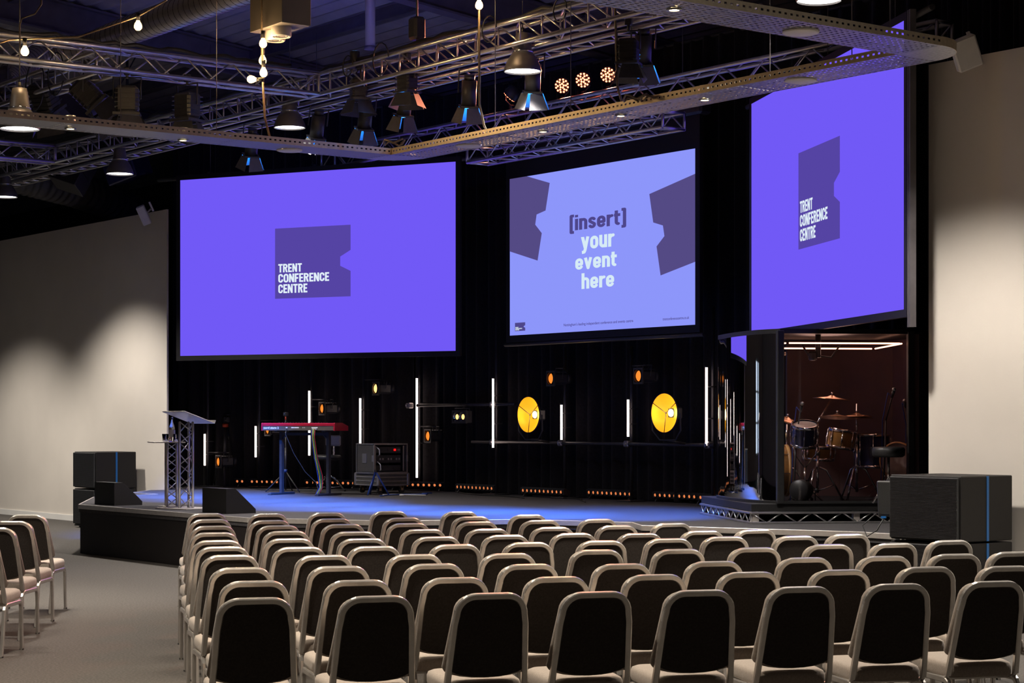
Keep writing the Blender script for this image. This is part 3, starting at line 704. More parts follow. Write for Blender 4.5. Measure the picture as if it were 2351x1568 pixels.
# LED tubes
tubes = [(470, 995, 1070), (587, 977, 1051), (710, 896, 1047), (827, 913, 1024), (957, 867, 1098), (1132, 868, 1029), (1289, 928, 1011), (1442, 916, 1004), (1622, 842, 1025)]
for k, (px, y0, y1) in enumerate(tubes):
    z = wing_pt(px, .40); p0, p1 = und(px, y1, z), und(px, y0, z)
    o = thing('light_tube', 'glowing white vertical light tube, %s from the left along the curtain' % ORD[k+1], 'light tube', p0, 0, 'vertical light tubes')
    H_ = p1.z-p0.z
    obj('glowing_tube', MB().cyl((0, 0, .01), (0, 0, H_-.01), .016, 10), 'tube_white', o)
    obj('end_cap', MB().cyl((0, 0, -.015), (0, 0, .01), .022, 10), 'black_plastic', o)
    obj('end_cap', MB().cyl((0, 0, H_-.01), (0, 0, H_+.015), .022, 10), 'black_plastic', o)
    for q_ in (.35, .75): obj('bracket', MB().cyl((0, .014, H_*q_), (.02, .16, H_*q_), .008, 6), 'black_metal', o)
# fresnel lamps
def fresnel(px, py, z, label, hot, group='amber theatre lamps on the curtain'):
    p = und(px, py, z)
    o = thing('theatre_lamp', label, 'stage lamp', p, R(-6), group)
    obj('housing', MB().box((0, .16, 0), (.15, .24, .17), None, .03).cyl((0, .27, 0), (0, .33, 0), .07, 14), 'black_metal', o)
    obj('gel_frame', MB().box((0, .02, .098), (.22, .02, .024)).box((0, .02, -.098), (.22, .02, .024)).box((.098, .02, 0), (.024, .02, .18)).box((-.098, .02, 0), (.024, .02, .18)), 'black_metal', o)
    obj('lens_tube', MB().lathe([(.085, 0), (.085, .06)], (0, -.0, 0), (0, 1, 0), 20, cap=False), 'black_metal', o)
    obj('lens', MB().lathe([(0, -.014), (.03, -.012), (.058, -.004), (.072, .008)], (0, .02, 0), (0, 1, 0), 18, cap=False), 'lens_hot' if hot else 'lens_amber', o)
    obj('yoke', MB().tube([(-.10, .15, 0), (-.10, .17, .15), (.10, .17, .15), (.10, .15, 0)], .008, 6), 'black_metal', o)
    for k in range(4): obj('cooling_fin', MB().box((0, .09+.05*k, .09), (.13, .008, .02)), 'black_metal', o)
    near = min(PZ, key=lambda q: abs(q-px)); pz = und(near, 970, PZ[near]); inv = Matrix.Rotation(R(6), 3, 'Z')
    obj('mount_arm', MB().cyl((0, .17, .15), inv @ Vector((pz.x-p.x, pz.y-p.y, .15)), .012, 8), 'black_metal', o)
    return o
fz = lambda px: wing_pt(px, .55)
fresnel(499, 1060, fz(499), 'amber theatre lamp low behind the tripod', False)
fresnel(612, 986, fz(612), 'amber theatre lamp half hidden by the left end of the keyboard', False)
fresnel(737, 938, fz(737), 'amber theatre lamp just above the red keyboard', False)
fresnel(860, 892, fz(860), 'bright amber theatre lamp below the left screen', True)
fresnel(980, 1001, fz(985), 'dim amber theatre lamp beside the tallest light tube', False)
fresnel(1262, 869, fz(1262), 'amber theatre lamp above and right of the left dish lamp', False)
fresnel(1463, 863, fz(1463), 'amber theatre lamp above and left of the right dish lamp', False)
# two-lamp blinder
p = und(1055, 957, wing_pt(1055, .5))
o = thing('blinder_lamp', 'square twin-eye amber blinder lamp between two light tubes', 'stage lamp', p)
obj('housing', MB().box((0, .06, 0), (.36, .10, .19), None, .01), 'black_metal', o)
obj('face_frame', MB().box((0, 0, .085), (.37, .03, .03)).box((0, 0, -.085), (.37, .03, .03)).box((-.17, 0, 0), (.03, .03, .15)).box((.17, 0, 0), (.03, .03, .15)), 'black_metal', o)
for s in (-1, 1):
    rf = obj('reflector', MB().lathe([(.078, 0), (.06, .03), (.03, .045), (0, .048)], (s*.078, -.012, 0), (0, 1, 0), 18, cap=False), 'chrome', o)
    obj('lamp_glow', MB().lathe([(0, 0), (.035, .006), (.05, .016)], (s*.078, -.0, 0), (0, 1, 0), 16, cap=False), 'lens_hot', rf)
obj('yoke', MB().tube([(-.19, .05, 0), (-.19, .05, .13), (.19, .05, .13), (.19, .05, 0)], .008, 6), 'black_metal', o)
obj('mount_arm', MB().cyl((0, .05, .13), (0, 2.86-p.y, .19), .012, 8), 'black_metal', o)
# dish lamps
def dish(px, py, h, label):
    z = wing_pt(px, .75); p = und(px, py, z); rr = h/2*z/FPX
    o = thing('dish_lamp', label, 'stage lamp', p, 0, 'yellow dish lamps')
    prof = [(rr, 0), (rr*.86, .045), (rr*.65, .085), (rr*.4, .115), (rr*.15, .128), (0, .13)]
    obj('reflector_dish', MB().lathe(prof, (0, 0, 0), (0, 1, 0), 40, cap=False), 'dish_gold', o)
    obj('outer_shell', MB().lathe([(a+.006, b_+.006) for a, b_ in prof], (0, 0, 0), (0, 1, 0), 40, cap=False).lathe([(rr-.002, -.002), (rr+.006, -.002), (rr+.006, .012)], (0, 0, 0), (0, 1, 0), 40, cap=False), 'black_metal', o)
    obj('bulb', MB().sphere((0, .118, 0), .05, 14, 10, (1, .5, 1)), 'dish_hot', o)
    for a in (R(90+180), R(30), R(150)):
        obj('strut', MB().cyl((0, .03, 0), (rr*math.cos(a), -.002, rr*math.sin(a)), .005, 6), 'black_metal', o)
    obj('hub', MB().sphere((0, .03, 0), .014, 8, 6), 'black_metal', o)
    obj('yoke', MB().tube([(-rr-.02, .03, 0), (-rr-.02, .04, -rr*.9), (-rr*.6, .06, -rr-.10), (rr*.6, .06, -rr-.10), (rr+.02, .04, -rr*.9), (rr+.02, .03, 0)], .010, 8), 'black_metal', o)
    obj('mount_stem', MB().cyl((0, .06, -rr-.10), (0, 2.86-p.y, (CZ+(970-1018)/FPX*26.5)-p.z), .016, 8), 'black_metal', o)
    obj('ballast_box', MB().box((0, .19, 0), (.16, .14, .16), None, .02), 'black_metal', o)
    lamp('POINT', p+Vector((0, -.05, 0)), 6, (1, .62, .2), size=.08)
dish(1213, 952, 82, 'glowing yellow dish lamp nearer the centre of the curtain')
dish(1525, 948, 90, 'glowing yellow dish lamp nearer the drum booth')
# LED light bars on the stage floor
bars = [((536, 664), 1118, 0, 'behind the tripod'), ((712, 812), 1121, 0, 'behind the keyboard stand'), ((902, 1014), 1126, 0, 'right of the flight case'),
        ((1042, 1150), 1133, 1, 'below the twin blinder'), ((1196, 1306), 1142, 1, 'below the left dish lamp'), ((1348, 1463), 1147, 1, 'between the two dish lamps'), ((1503, 1620), 1154, 1, 'left of the drum riser'), ((1638, 1700), 1160, 1, 'half hidden behind the drum riser')]
def make_bar():
    o = thing('light_bar', '', 'light bar', (0, 0, 0), 0, 'amber light bars on the stage floor')
    Lb = 1.02
    obj('housing', MB().prism([(-.05, .05), (.06, .03), (.07, .10), (-.02, .145), (-.06, .13)], Lb, lambda y, z, t: (-Lb/2+t, y, z)), 'black_metal', o)
    for s in (-1, 1): obj('foot', MB().prism([(-.09, 0), (.09, 0), (.07, .03), (.0, .07), (-.07, .03)], .02, lambda y, z, t, s=s: (s*Lb*.42+t, y, z)), 'black_metal', o)
    n = Vector((0, -.98, -.10)).normalized()
    for k in range(10):
        x = -Lb/2+.06+k*(Lb-.12)/9; c = Vector((x, -.056, .092))
        l_ = obj('lens_ring', MB().lathe([(.036, 0), (.036, .012), (.028, .012), (.026, .002)], c, n, 14, cap=False), 'black_plastic', o)
        obj('led_lens', MB().lathe([(0, .010), (.012, .008), (.021, .003)], c, n, 12, cap=False), 'led_amber', l_)
    return o
b0 = make_bar(); first = True
for k, ((x0, x1), yb, cen, wh) in enumerate(bars):
    a, b = unZ(x0, yb, SZ), unZ(x1, yb, SZ); c = unZ((x0+x1)/2, yb, SZ)
    rz = 0 if cen else math.atan2(LW1[1]-LW0[1], LW1[0]-LW0[0])
    lab = 'black floor bar of ten amber lights %s' % wh
    if first: b0.location = c; b0.rotation_euler = (0, 0, rz); b0['label'] = lab; first = False
    else: dup(b0, c, rz, lab)

# ------------------------------------------------------------------ drum booth
C0 = Vector((13.5, .09, 0)); A_ = Vector((-.874, .486, 0)); B_ = Vector((.486, .874, 0))
def bp(a, b, z): return C0+A_*a+B_*b+Vector((0, 0, z))
pf = thing('drum_riser', 'low black platform on shallow aluminium truss under the drum booth', 'platform', bp(1.1, 1.2, SZ))
LA, LB = 2.33, 2.35; DZ = .215
mb = MB(); c = bp(LA/2, LB/2, SZ+DZ-.04); rot = Matrix((A_, B_, Vector((0, 0, 1)))).transposed()
obj('deck', MB().box(c, (LA, LB, .08), rot, .004), 'black_paint', pf, True)
for n_, p0, d, Ls in (('left', C0, A_, LA), ('right', C0, B_, LB)):
    for z in (.012, .118): obj('rail', MB().box(C0+d*(Ls/2)+Vector((0, 0, SZ+z)), (Ls, .045, .022), Matrix((d, Vector((-d.y, d.x, 0)), Vector((0, 0, 1)))).transposed(), .003), 'truss_metal', pf, True)
    n = 18 if n_ == 'left' else 14
    for k in range(n):
        t0, t1 = (k+.08)/n*Ls, (k+.92)/n*Ls
        z0, z1 = (.022, .108) if k % 2 else (.108, .022)
        obj('brace', MB().cyl(C0+d*t0+Vector((0, 0, SZ+z0)), C0+d*t1+Vector((0, 0, SZ+z1)), .009, 6), 'truss_metal', pf, True)
    for t in (.04, Ls*.5, Ls-.04): obj('leg_block', MB().box(C0+d*t+(B_ if d == A_ else A_)*.05+Vector((0, 0, SZ+.065)), (.07, .07, .13), rot), 'trim_metal', pf, True)
FZ = SZ+DZ; TZ = 2.73
Pp = Vector((13.66, .36, 0)); Qp = Vector((14.37, 1.63, 0))
bt = thing('drum_booth', 'curved clear drum booth with black post and black lid', 'drum booth', (13.3, 1.2, FZ))
# plan curve from the post round to the left rear
K = []
cp = [Pp, Vector((13.32, .36, 0)), Vector((12.85, .52, 0)), Vector((12.30, .80, 0)), Vector((11.93, 1.09, 0)), Vector((11.90, 1.60, 0)), Vector((12.05, 2.05, 0))]
def bez(P, t):
    P = [p.copy() for p in P]
    while len(P) > 1: P = [P[i].lerp(P[i+1], t) for i in range(len(P)-1)]
    return P[0]
cat = []
for i in range(len(cp)-1):
    p0, p1, p2, p3 = cp[max(i-1, 0)], cp[i], cp[i+1], cp[min(i+2, len(cp)-1)]
    for j in range(8):
        t = j/8
        cat.append(.5*((2*p1)+(p2-p0)*t+(2*p0-5*p1+4*p2-p3)*t*t+(3*p1-p0-3*p2+p3)*t*t*t))
cat.append(cp[-1])
def pane(name, pts, z0, z1):
    mb = MB(); n = len(pts)
    for p in pts: mb.v += [(p.x, p.y, z0), (p.x, p.y, z1)]
    for i in range(n-1): mb.f.append((2*i, 2*i+2, 2*i+3, 2*i+1)); mb.sm.append(True)
    o = obj(name, mb, 'booth_glass', bt, True); o['label'] = 'clear booth pane'
    return o
pane('curved_pane', cat, FZ+.03, TZ-.03); pane('flat_pane', [Pp, Qp], FZ+.03, TZ-.03)
obj('post', MB().box(Pp+Vector((0, 0, (FZ+TZ)/2)), (.075, .075, TZ-FZ), rot, .006), 'black_paint', bt, True)
obj('post', MB().box(Qp+Vector((0, 0, (FZ+TZ)/2)), (.07, .07, TZ-FZ), rot, .006), 'black_paint', bt, True)
bb = bp(.1, 2.3, 0); outline = cat+[Vector((12.42, 2.58, 0)), Vector((13.1, 2.75, 0)), Vector((13.95, 2.42, 0)), Qp]
obj('lid', MB().prism([(p.x, p.y) for p in outline][::-1], .05, lambda x, y, t: (x, y, TZ-.03+t)), 'black_paint', bt, True)
for z in (FZ+.015,):
    obj('bottom_rail', MB().rtube([(p.x, p.y, z) for p in [Qp]+cat], (0, 0, 1), .04, .03), 'black_paint', bt, True)
obj('rear_wall', MB().prism([(12.06, 2.06), (12.45, 2.55), (13.1, 2.75), (13.95, 2.42), (14.36, 1.68), (14.43, 1.70), (14.02, 2.50), (13.1, 2.83), (12.40, 2.63), (11.99, 2.10)][::-1], TZ-FZ-.03, lambda x, y, t: (x, y, FZ+t)), 'booth_back', bt, True)
# LED strips under the lid
sp_ = [unZ(1708, 797, 2.6), unZ(1812, 778, 2.6)*1, Vector((14.28, 1.60, 2.6)), Vector((13.05, 2.50, 2.6))]
sp_[1] = Vector((13.62, .50, 2.6)); sp_[0] = Vector((12.22, 1.02, 2.6))
stt = thing('ceiling_light_strip', 'warm glowing light strip loop under the drum booth lid', 'light strip', (13.4, 1.2, 2.6))
for i in range(4):
    a, b = sp_[i], sp_[(i+1) % 4]
    obj('light_strip', MB().cyl(a.lerp(b, .02), a.lerp(b, .98), .009, 6), 'strip_warm', stt, True)
lamp('POINT', (13.4, 1.3, 2.45), 14, (1, .55, .42), size=.35)
o = obj('ceiling_bracket', MB().cyl((13.65, .95, 2.45), (13.65, .95, 2.70), .03, 10).box((13.6, .92, 2.47), (.10, .08, .10), None, .02).tube([(13.5, .85, 2.6), (13.55, .9, 2.48), (13.75, 1.05, 2.45), (13.85, 1.1, 2.6)], .012, 6), 'black_metal')
tag(o, 'black camera bracket hanging under the drum booth lid', 'bracket')

def bpt(px, py, z): return und(px, py, z)
def cymbal(px, py, z, r, label, tilt=(0.06, .05), bell=True, boom=None):
    p = bpt(px, py, z); n = Vector((tilt[0], tilt[1], 1)).normalized()
    o = thing('cymbal', label, 'cymbal', p, 0, 'drum kit cymbals')
    obj('plate', MB().lathe([(0, .026), (.02, .025), (.045, .012), (.06, .008), (r*.6, -.003), (r, -.018), (r*.6, -.006), (.05, .004), (0, .02)], (0, 0, 0), n, 32), 'brass_cymbal', o)
    obj('wing_nut', MB().cyl(n*.02, n*.06, .012, 8), 'chrome', o)
def cstand(px, z, topz, label, boom_to=None):
    p = bpt(px, 970, z); base = Vector((p.x, p.y, FZ))
    o = thing('cymbal_stand', label, 'stand', base, 0, 'chrome drum stands')
    H_ = topz-FZ
    obj('pole', MB().cyl((0, 0, .10), (0, 0, H_*.62), .016, 10).cyl((0, 0, H_*.6), (0, 0, H_), .010, 8).cyl((0, 0, H_*.60), (0, 0, H_*.64), .024, 10), 'chrome', o)
    for k in range(3):
        a = 2.0944*k+.9; e = Vector((math.cos(a), math.sin(a), 0))
        lg = obj('leg', MB().tube([Vector((0, 0, .38))+e*.02, e*.10+Vector((0, 0, .35)), e*.28+Vector((0, 0, .015))], .012, 6), 'chrome', o)
        obj('rubber_foot', MB().sphere(e*.28+Vector((0, 0, .018)), .018, 8, 6), 'rubber', lg)
        obj('strut', MB().tube([Vector((0, 0, .12)), e*.19+Vector((0, 0, .19))], .007, 6), 'chrome', o)
    if boom_to is not None: obj('boom_arm', MB().tube([Vector((-.12, -.08, H_*.93)), Vector((0, 0, H_)), boom_to-base], .010, 6), 'chrome', o)
    return o
cymbal(1910, 913, 21.6, .215, 'highest reddish brass cymbal inside the drum booth')
cymbal(1922, 955, 21.4, .205, 'large reddish brass cymbal below the highest one', (-.05, .1))
cymbal(1967, 957, 21.9, .19, 'lower hi-hat cymbal inside the drum booth', (0, 0))
cymbal(1967, 953, 21.9, .19, 'upper hi-hat cymbal inside the drum booth', (0, 0))
cymbal(1806, 962, 21.5, .20, 'brass cymbal half hidden behind the booth post', (.3, .1))
cstand(1877, 21.62, 1.74, 'chrome stand with angled boom arm in the middle of the drum booth', bpt(1908, 918, 21.6))
cstand(1967, 21.9, 1.95, 'chrome hi-hat stand in the drum booth', None)
cstand(1806, 21.9, 1.72, 'chrome cymbal stand behind the booth post', None)
def drum(px, py, z, r, h, axis, shell, label, hoop='chrome', lugs=8, skin='drum_skin'):
    p = bpt(px, py, z); n = Vector(axis).normalized(); u = n.orthogonal().normalized(); v = n.cross(u)
    o = thing('drum', label, 'drum', p, 0, 'drum kit drums')
    obj('shell', MB().cyl(-n*h/2, n*h/2, r, 28, caps=False), shell, o)
    for s, m_ in ((1, 'batter_head'), (-1, 'bottom_head')):
        obj(m_, MB().lathe([(0, 0), (r*.98, 0)], n*(s*(h/2-.004)), n*s, 28), skin, o)
        obj('hoop', MB().lathe([(r+.003, -.02), (r+.013, -.02), (r+.013, .014), (r-.004, .014)], n*(s*h/2), n*s, 28, cap=False), hoop, o)
    for k in range(lugs):
        t = 2*math.pi*k/lugs; e = (u*math.cos(t)+v*math.sin(t))*(r+.012)
        obj('tension_rod', MB().cyl(e-n*h*.46, e+n*h*.46, .005, 6).cyl(e-n*.03, e+n*.03, .011, 6), 'chrome', o)
    return o, p
drum(1768, 1080, 21.75, .275, .36, (-.56, -.83, 0), 'drum_gold', 'bass drum with wooden hoops standing left of the booth post', 'wood_hoop', 8)
drum(1847, 997, 21.3, .135, .22, (.25, -.2, .9), 'drum_blue', 'dark blue tom with chrome rims in the drum booth')
drum(1932, 1008, 21.9, .15, .20, (.1, .1, 1), 'drum_gold', 'amber lacquered tom in the middle of the drum booth')
drum(2003, 1035, 22.0, .19, .36, (0, 0, 1), 'drum_blue', 'floor tom with pale head right of the hi-hat stand')
drum(1880, 1040, 21.8, .165, .14, (.05, .0, 1), 'drum_gold', 'shallow snare drum behind the chrome stands')
drum(2063, 1057, 21.6, .19, .10, (.35, -.9, .1), 'drum_gold', 'round drum on its side behind the black stool', 'wood_hoop', 6)
# tom basket stand, bass pedal
p = bpt(1848, 1150, 21.6); p.z = FZ
o = thing('drum_stand', 'chrome basket stand holding the dark blue tom', 'stand', p, 0, 'chrome drum stands')
obj('pole', MB().cyl((0, 0, .05), (0, 0, .38), .016, 10), 'chrome', o)
for k in range(3):
    a = 2.0944*k+.3; e = Vector((math.cos(a), math.sin(a), 0))
    obj('leg', MB().tube([Vector((0, 0, .20)), e*.22+Vector((0, 0, .012))], .011, 6), 'chrome', o)
    obj('basket_arm', MB().tube([Vector((0, 0, .37)), e*.13+Vector((0, 0, .52)), e*.15+Vector((0, 0, .60))], .008, 6), 'chrome', o)
# drummer stool
p = bpt(2040, 1150, 21.2); p.z = FZ
o = thing('drum_stool', 'round black drum stool at the right of the drum booth', 'stool', p)
obj('seat', MB().lathe([(0, .50), (.15, .50), (.175, .52), (.178, .585), (.16, .61), (0, .615)], n=26), 'black_plastic', o)
obj('seat_post', MB().cyl((0, 0, .12), (0, 0, .5), .016, 10), 'chrome', o)
for k in range(3):
    a = 2.0944*k+.5; e = Vector((math.cos(a), math.sin(a), 0))
    obj('leg', MB().tube([Vector((0, 0, .28)), e*.24+Vector((0, 0, .012))], .012, 6), 'chrome', o)
# microphones on stands
for px, z, ty, mx, my, lab in ((2028, 21.5, 965, 2048, 912, 'tall microphone stand right of the hi-hat'), (1822, 21.4, 1000, 1838, 945, 'microphone stand aimed at the dark blue tom'), (2082, 22.0, 975, 2080, 935, 'thin microphone stand at the right end of the booth')):
    p = bpt(px, 970, z); base = Vector((p.x, p.y, FZ)); t = bpt(px+6, ty, z)-base; e = bpt(mx, my, z-.2)-base
    o = thing('microphone_stand', lab, 'stand', base, 0, 'booth microphone stands')
    obj('pole', MB().cyl((0, 0, .02), t, .010, 8), 'black_metal', o)
    obj('base', MB().lathe([(0, 0), (.10, 0), (.10, .015), (.02, .025), (0, .025)], n=18), 'black_metal', o)
    obj('boom', MB().cyl(t, e, .008, 6), 'black_metal', o)
    d = (e-t).normalized()
    mi = obj('microphone', MB().cyl(e, e+d*.09, .014, 8, .018), 'black_plastic', o)
    obj('microphone_head', MB().sphere(e+d*.11, .022, 8, 6), 'case_edge', mi)
    obj('cable', MB().tube([e+Vector((0, 0, -.01)), e+Vector((-.04, -.02, .05)), t+Vector((-.05, 0, 0)), Vector((-.04, .02, .4)), Vector((-.1, .05, .012))], .005, 5), 'cable_blue', o)
# black par lamp on the riser
p = bpt(1846, 1157, 21.45); p.z = FZ
o = thing('par_lamp', 'black rounded par lamp on the riser inside the booth', 'stage lamp', p, .4)
obj('can', MB().lathe([(.0, 0), (.05, .0), (.10, .03), (.118, .09), (.118, .20), (.10, .22), (.0, .22)], (0, .06, .13), (0, -1, .05), 22), 'black_plastic', o)
obj('yoke', MB().tube([(-.13, 0, .14), (-.13, 0, .01), (.13, 0, .01), (.13, 0, .14)], .010, 6), 'black_metal', o)
obj('tilt_knob', MB().cyl((.13, 0, .14), (.16, 0, .14), .018, 8), 'black_plastic', o)
for k in range(4): obj('cooling_rib', MB().box((0, -.02, .245-.012*abs(k-1.5)), (.02, .02, .012)).box((.04*(k-1.5), -.05, .242), (.008, .12, .012)), 'black_metal', o)
tag(obj('green_tape', MB().box(bpt(1758, 1080, 21.3), (.05, .012, .035), rot), 'tape_green'), 'green tape patch on the bass drum behind booth glass', 'tape')

# ------------------------------------------------------------------ dark monitor beside the right subwoofers
p = Vector((16.18, -.62, 0))
o = thing('stage_display', 'small dark display on a stand beside the right speaker stack', 'monitor', p, R(20))
obj('screen_housing', MB().box((0, 0, 1.02), (.34, .05, .34), Matrix.Rotation(.1, 3, 'X'), .01), 'black_plastic', o)
obj('screen_face', MB().box((0, -.028, 1.02), (.30, .004, .29), Matrix.Rotation(.1, 3, 'X')), 'grille', o)
obj('stand_pole', MB().cyl((0, .04, .02), (0, .04, 1.0), .02, 10), 'black_metal', o)
obj('stand_base', MB().box((0, .04, .01), (.28, .28, .02), None, .004), 'black_metal', o)
obj('blue_plug', MB().box((-.10, -.03, .845), (.05, .02, .018)), 'blue_stripe', o)
obj('display_cable', MB().tube([(-.10, -.03, .84), (-.16, -.05, .72), (-.26, -.05, .66), (-.32, -.02, .76), (-.2, .03, .88)], .006, 6), 'cable_black', o)
for k in range(3): obj('display_cable', MB().tube([(.0+.05*k, 0, .86), (.02+.05*k, -.02, .7), (.09+.03*k, .0, .5), (.14, .03, .3), (.1, .04, .03)], .013, 6), 'cable_black', o)

# ------------------------------------------------------------------ overhead trusses
ZB, ZT = 5.66, 5.90
def truss(label, ax, s0, s1, other, zb=ZB, zt=ZT, wd=.24, pitch=.37, style='N', cr=.025, br=.010, hang=()):
    """box truss along axis ax ('x' or 'y') from s0 to s1; other = coordinate of its camera-side face"""
    def P(s, o, z): return Vector((s, other+o, z)) if ax == 'x' else Vector((other-o, s, z))
    t = thing('lighting_truss', label, 'truss', P((s0+s1)/2, wd/2, zb))
    for o in (0, wd):
        for z in (zb, zt): obj('chord', MB().cyl(P(s0, o, z), P(s1, o, z), cr, 12), 'truss_metal', t, True)
    n = max(1, round((s1-s0)/pitch)); pt = (s1-s0)/n
    kinds = {}
    def brace(key, a, b, at):
        if key not in kinds: kinds[key] = MB().cyl(a-at, b-at, br, 6).mesh('brace', 'truss_metal')
        q = link('brace', kinds[key], t); q.location = at-t.location
    for i in range(n):
        s = s0+i*pt; e = s+pt; base = P(s, 0, zb)
        for o in (0, wd):
            if style == 'N':
                brace(('d', o), P(s, o, zt), P(e, o, zb), base)
                if o == 0 or i % 2 == 0: brace(('v', o), P(e, o, zb), P(e, o, zt), base)
            else:
                up = (i % 2 == 0) ^ (o > 0)
                brace(('z', o, up), P(s, o, zb if up else zt), P(e, o, zt if up else zb), base)
        for z in (zb, zt):
            if i % 2 == 0: brace(('h', z, 0), P(s, 0, z), P(e, wd, z), base)
            else: brace(('h', z, 1), P(s, wd, z), P(e, 0, z), base)
    for s in (s0, s1):
        mb = MB(); mb.cyl(P(s, 0, zb), P(s, 0, zt), cr*.8, 8).cyl(P(s, wd, zb), P(s, wd, zt), cr*.8, 8).cyl(P(s, 0, zb), P(s, wd, zb), cr*.8, 8).cyl(P(s, 0, zt), P(s, wd, zt), cr*.8, 8)
        obj('end_frame', mb, 'truss_metal', t, True)
    for s in hang:
        p = P(s, wd/2, zt); obj('hoist_chain', MB().cyl(p, (p.x, p.y, roofz(p.y)-.1), .012, 6), 'black_metal', t, True)
        obj('hoist', MB().box(p+Vector((0, 0, .25)), (.16, .16, .26), None, .03), 'black_metal', t, True)
    return t
truss('long aluminium truss crossing the whole picture above the stage front', 'x', -3.0, 16.4, -2.40, hang=(10.6,))
truss('aluminium truss coming from upper left to the long front truss', 'y', -9.2, -2.42, 8.72, style='Z', pitch=.30)
truss('short aluminium truss at far left joining the long front truss', 'y', -6.4, -2.42, 1.10, style='Z', pitch=.30)
truss('aluminium truss at upper left behind the moving lamps', 'x', -2.0, 8.44, -5.15, hang=(4.0,))
truss('aluminium truss carrying the red lamps over the screens', 'x', 3.0, 15.2, 1.10, zb=5.62, zt=5.90, style='Z', pitch=.36)
truss('short low aluminium truss in front of the centre screen', 'x', 6.95, 11.0, 1.02, zb=5.30, zt=5.50, wd=.35, style='Z', pitch=.24, cr=.022)
for x in (7.4, 9.0, 10.6): tag(obj('drop_bar', MB().cyl((x, 1.2, 5.48), (x, 1.2, 5.66), .02, 8), 'truss_metal'), 'short metal drop bar joining the two trusses, %s' % {7.4: 'left one', 9.0: 'middle one', 10.6: 'right one'}[x], 'bar')
# slim ladder truss that carries the blue lamps
t = thing('ladder_truss', 'slim flat ladder truss just behind the long front truss', 'truss', (6.5, -2.0, 5.62))
for y in (-2.05, -1.80): obj('chord', MB().cyl((-2.5, y, 5.62), (15.6, y, 5.62), .022, 10), 'truss_metal', t, True)
me = MB().cyl((0, 0, 0), (.18, .25, 0), .009, 6).mesh('brace', 'truss_metal'); me2 = MB().cyl((0, .25, 0), (.18, 0, 0), .009, 6).mesh('brace', 'truss_metal')
for k in range(100):
    q = link('brace', me if k % 2 == 0 else me2, t); q.location = Vector((-2.5+.18*k, -2.05, 5.62))-t.location

# ------------------------------------------------------------------ suspended perforated lighting tray
RZ = 4.60; WD = .455; X0, X1, YF = 11.28, 18.86, -3.07      # inner left edge, outer right edge, near edge of far side
ring = thing('lighting_tray', 'suspended perforated metal tray loop with downlights and round speakers', 'light fitting', (15, -4, RZ))
def tray(a0, b0, a1, b1, m_): obj('tray_panel', MB().box(((a0+a1)/2, (b0+b1)/2, RZ+.006), (abs(a1-a0)-.006, abs(b1-b0)-.006, .012)), m_, ring, True)
XL0, XL1 = X0-WD, X0; XR0, XR1 = X1-WD, X1; YN, YB = YF, YF+WD
ys_ = [YN-1.85*k for k in range(8)]
for k in range(7):
    tray(XL0, ys_[k+1], XL1, ys_[k], 'tray_across'); tray(XR0, ys_[k+1], XR1, ys_[k], 'tray_across')
xs_ = [XL1+(XR0-XL1)*k/4 for k in range(5)]
for k in range(4): tray(xs_[k], YN, xs_[k+1], YB, 'tray_along')
# rounded corner plates
def corner(cx, cy, sx):
    pts = [(cx, cy)]+[(cx+sx*WD*math.cos(R(a)), cy+WD*math.sin(R(a))) for a in range(0, 91, 9)]
    if sx < 0: pts = pts[::-1]
    obj('corner_plate', MB().prism(pts, .012, lambda x, y, t_: (x, y, RZ+t_)), 'tray_end', ring, True)
    arc = [Vector((cx+sx*WD*math.cos(R(a)), cy+WD*math.sin(R(a)), RZ+.035)) for a in range(0, 91, 6)]
    obj('corner_edge', MB().rtube(arc, (0, 0, 1), .006, .07), 'tray_edge', ring, True)
corner(XR0, YN, 1); corner(XL1, YN, -1)
# slotted edge flanges
def flange(ax, s0, s1, c):
    mb = MB(); z0, z1, z2, z3 = RZ, RZ+.028, RZ+.044, RZ+.068; th = .004
    def bx(a, b, za, zb):
        if ax == 'x': mb.box(((a+b)/2, c, (za+zb)/2), (b-a, th, zb-za))
        else: mb.box((c, (a+b)/2, (za+zb)/2), (th, b-a, zb-za))
    bx(s0, s1, z0, z1); bx(s0, s1, z2, z3)
    s = s0
    while s < s1-.001:
        e = min(s+.032, s1); bx(s, e, z1, z2); s += .058
    obj('slotted_edge', mb, 'tray_edge', ring, True)
flange('x', XL1, XR0, YN); flange('x', XL1, XR0, YB); flange('y', ys_[-1], YN, XL1); flange('y', ys_[-1], YN, XL0); flange('y', ys_[-1], YN, XR1); flange('y', ys_[-1], YN, XR0)
def downlight(x, y, on=True):
    d = obj('downlight', MB().lathe([(.036, 0), (.055, 0), (.055, .01), (.036, .01)], (x, y, RZ-.012), (0, 0, 1), 18, cap=False).cyl((x, y, RZ+.012), (x, y, RZ+.12), .05, 14), 'tray_end', ring, True)
    obj('downlight_lens', MB().lathe([(0, 0), (.040, .002)], (0, 0, 0), (0, 0, -1), 16, cap=False), 'downlight_glow', d).location = Vector((x, y, RZ-.005))-ring.location
    lamp('SPOT', (x, y, RZ-.03), E_DOWN, (1, .86, .62), target=(x, y, 0), size=.04, angle=85, blend=.6)
for x, y in ((11.0, -6.61), (10.95, -5.37), (13.6, -2.82), (14.82, -2.85), (15.95, -2.83), (18.63, -5.57), (18.63, -7.6), (11.0, -8.4), (18.63, -9.6), (18.63, -11.6)): downlight(x, y)
for x, y in ((10.95, -4.13), (12.35, -2.82), (17.15, -2.85), (18.60, -4.31)):
    obj('tray_speaker', MB().lathe([(0, 0), (.12, .0), (.135, .006), (.135, .02)], (x, y, RZ-.016), (0, 0, 1), 26), 'white_plastic', ring, True)
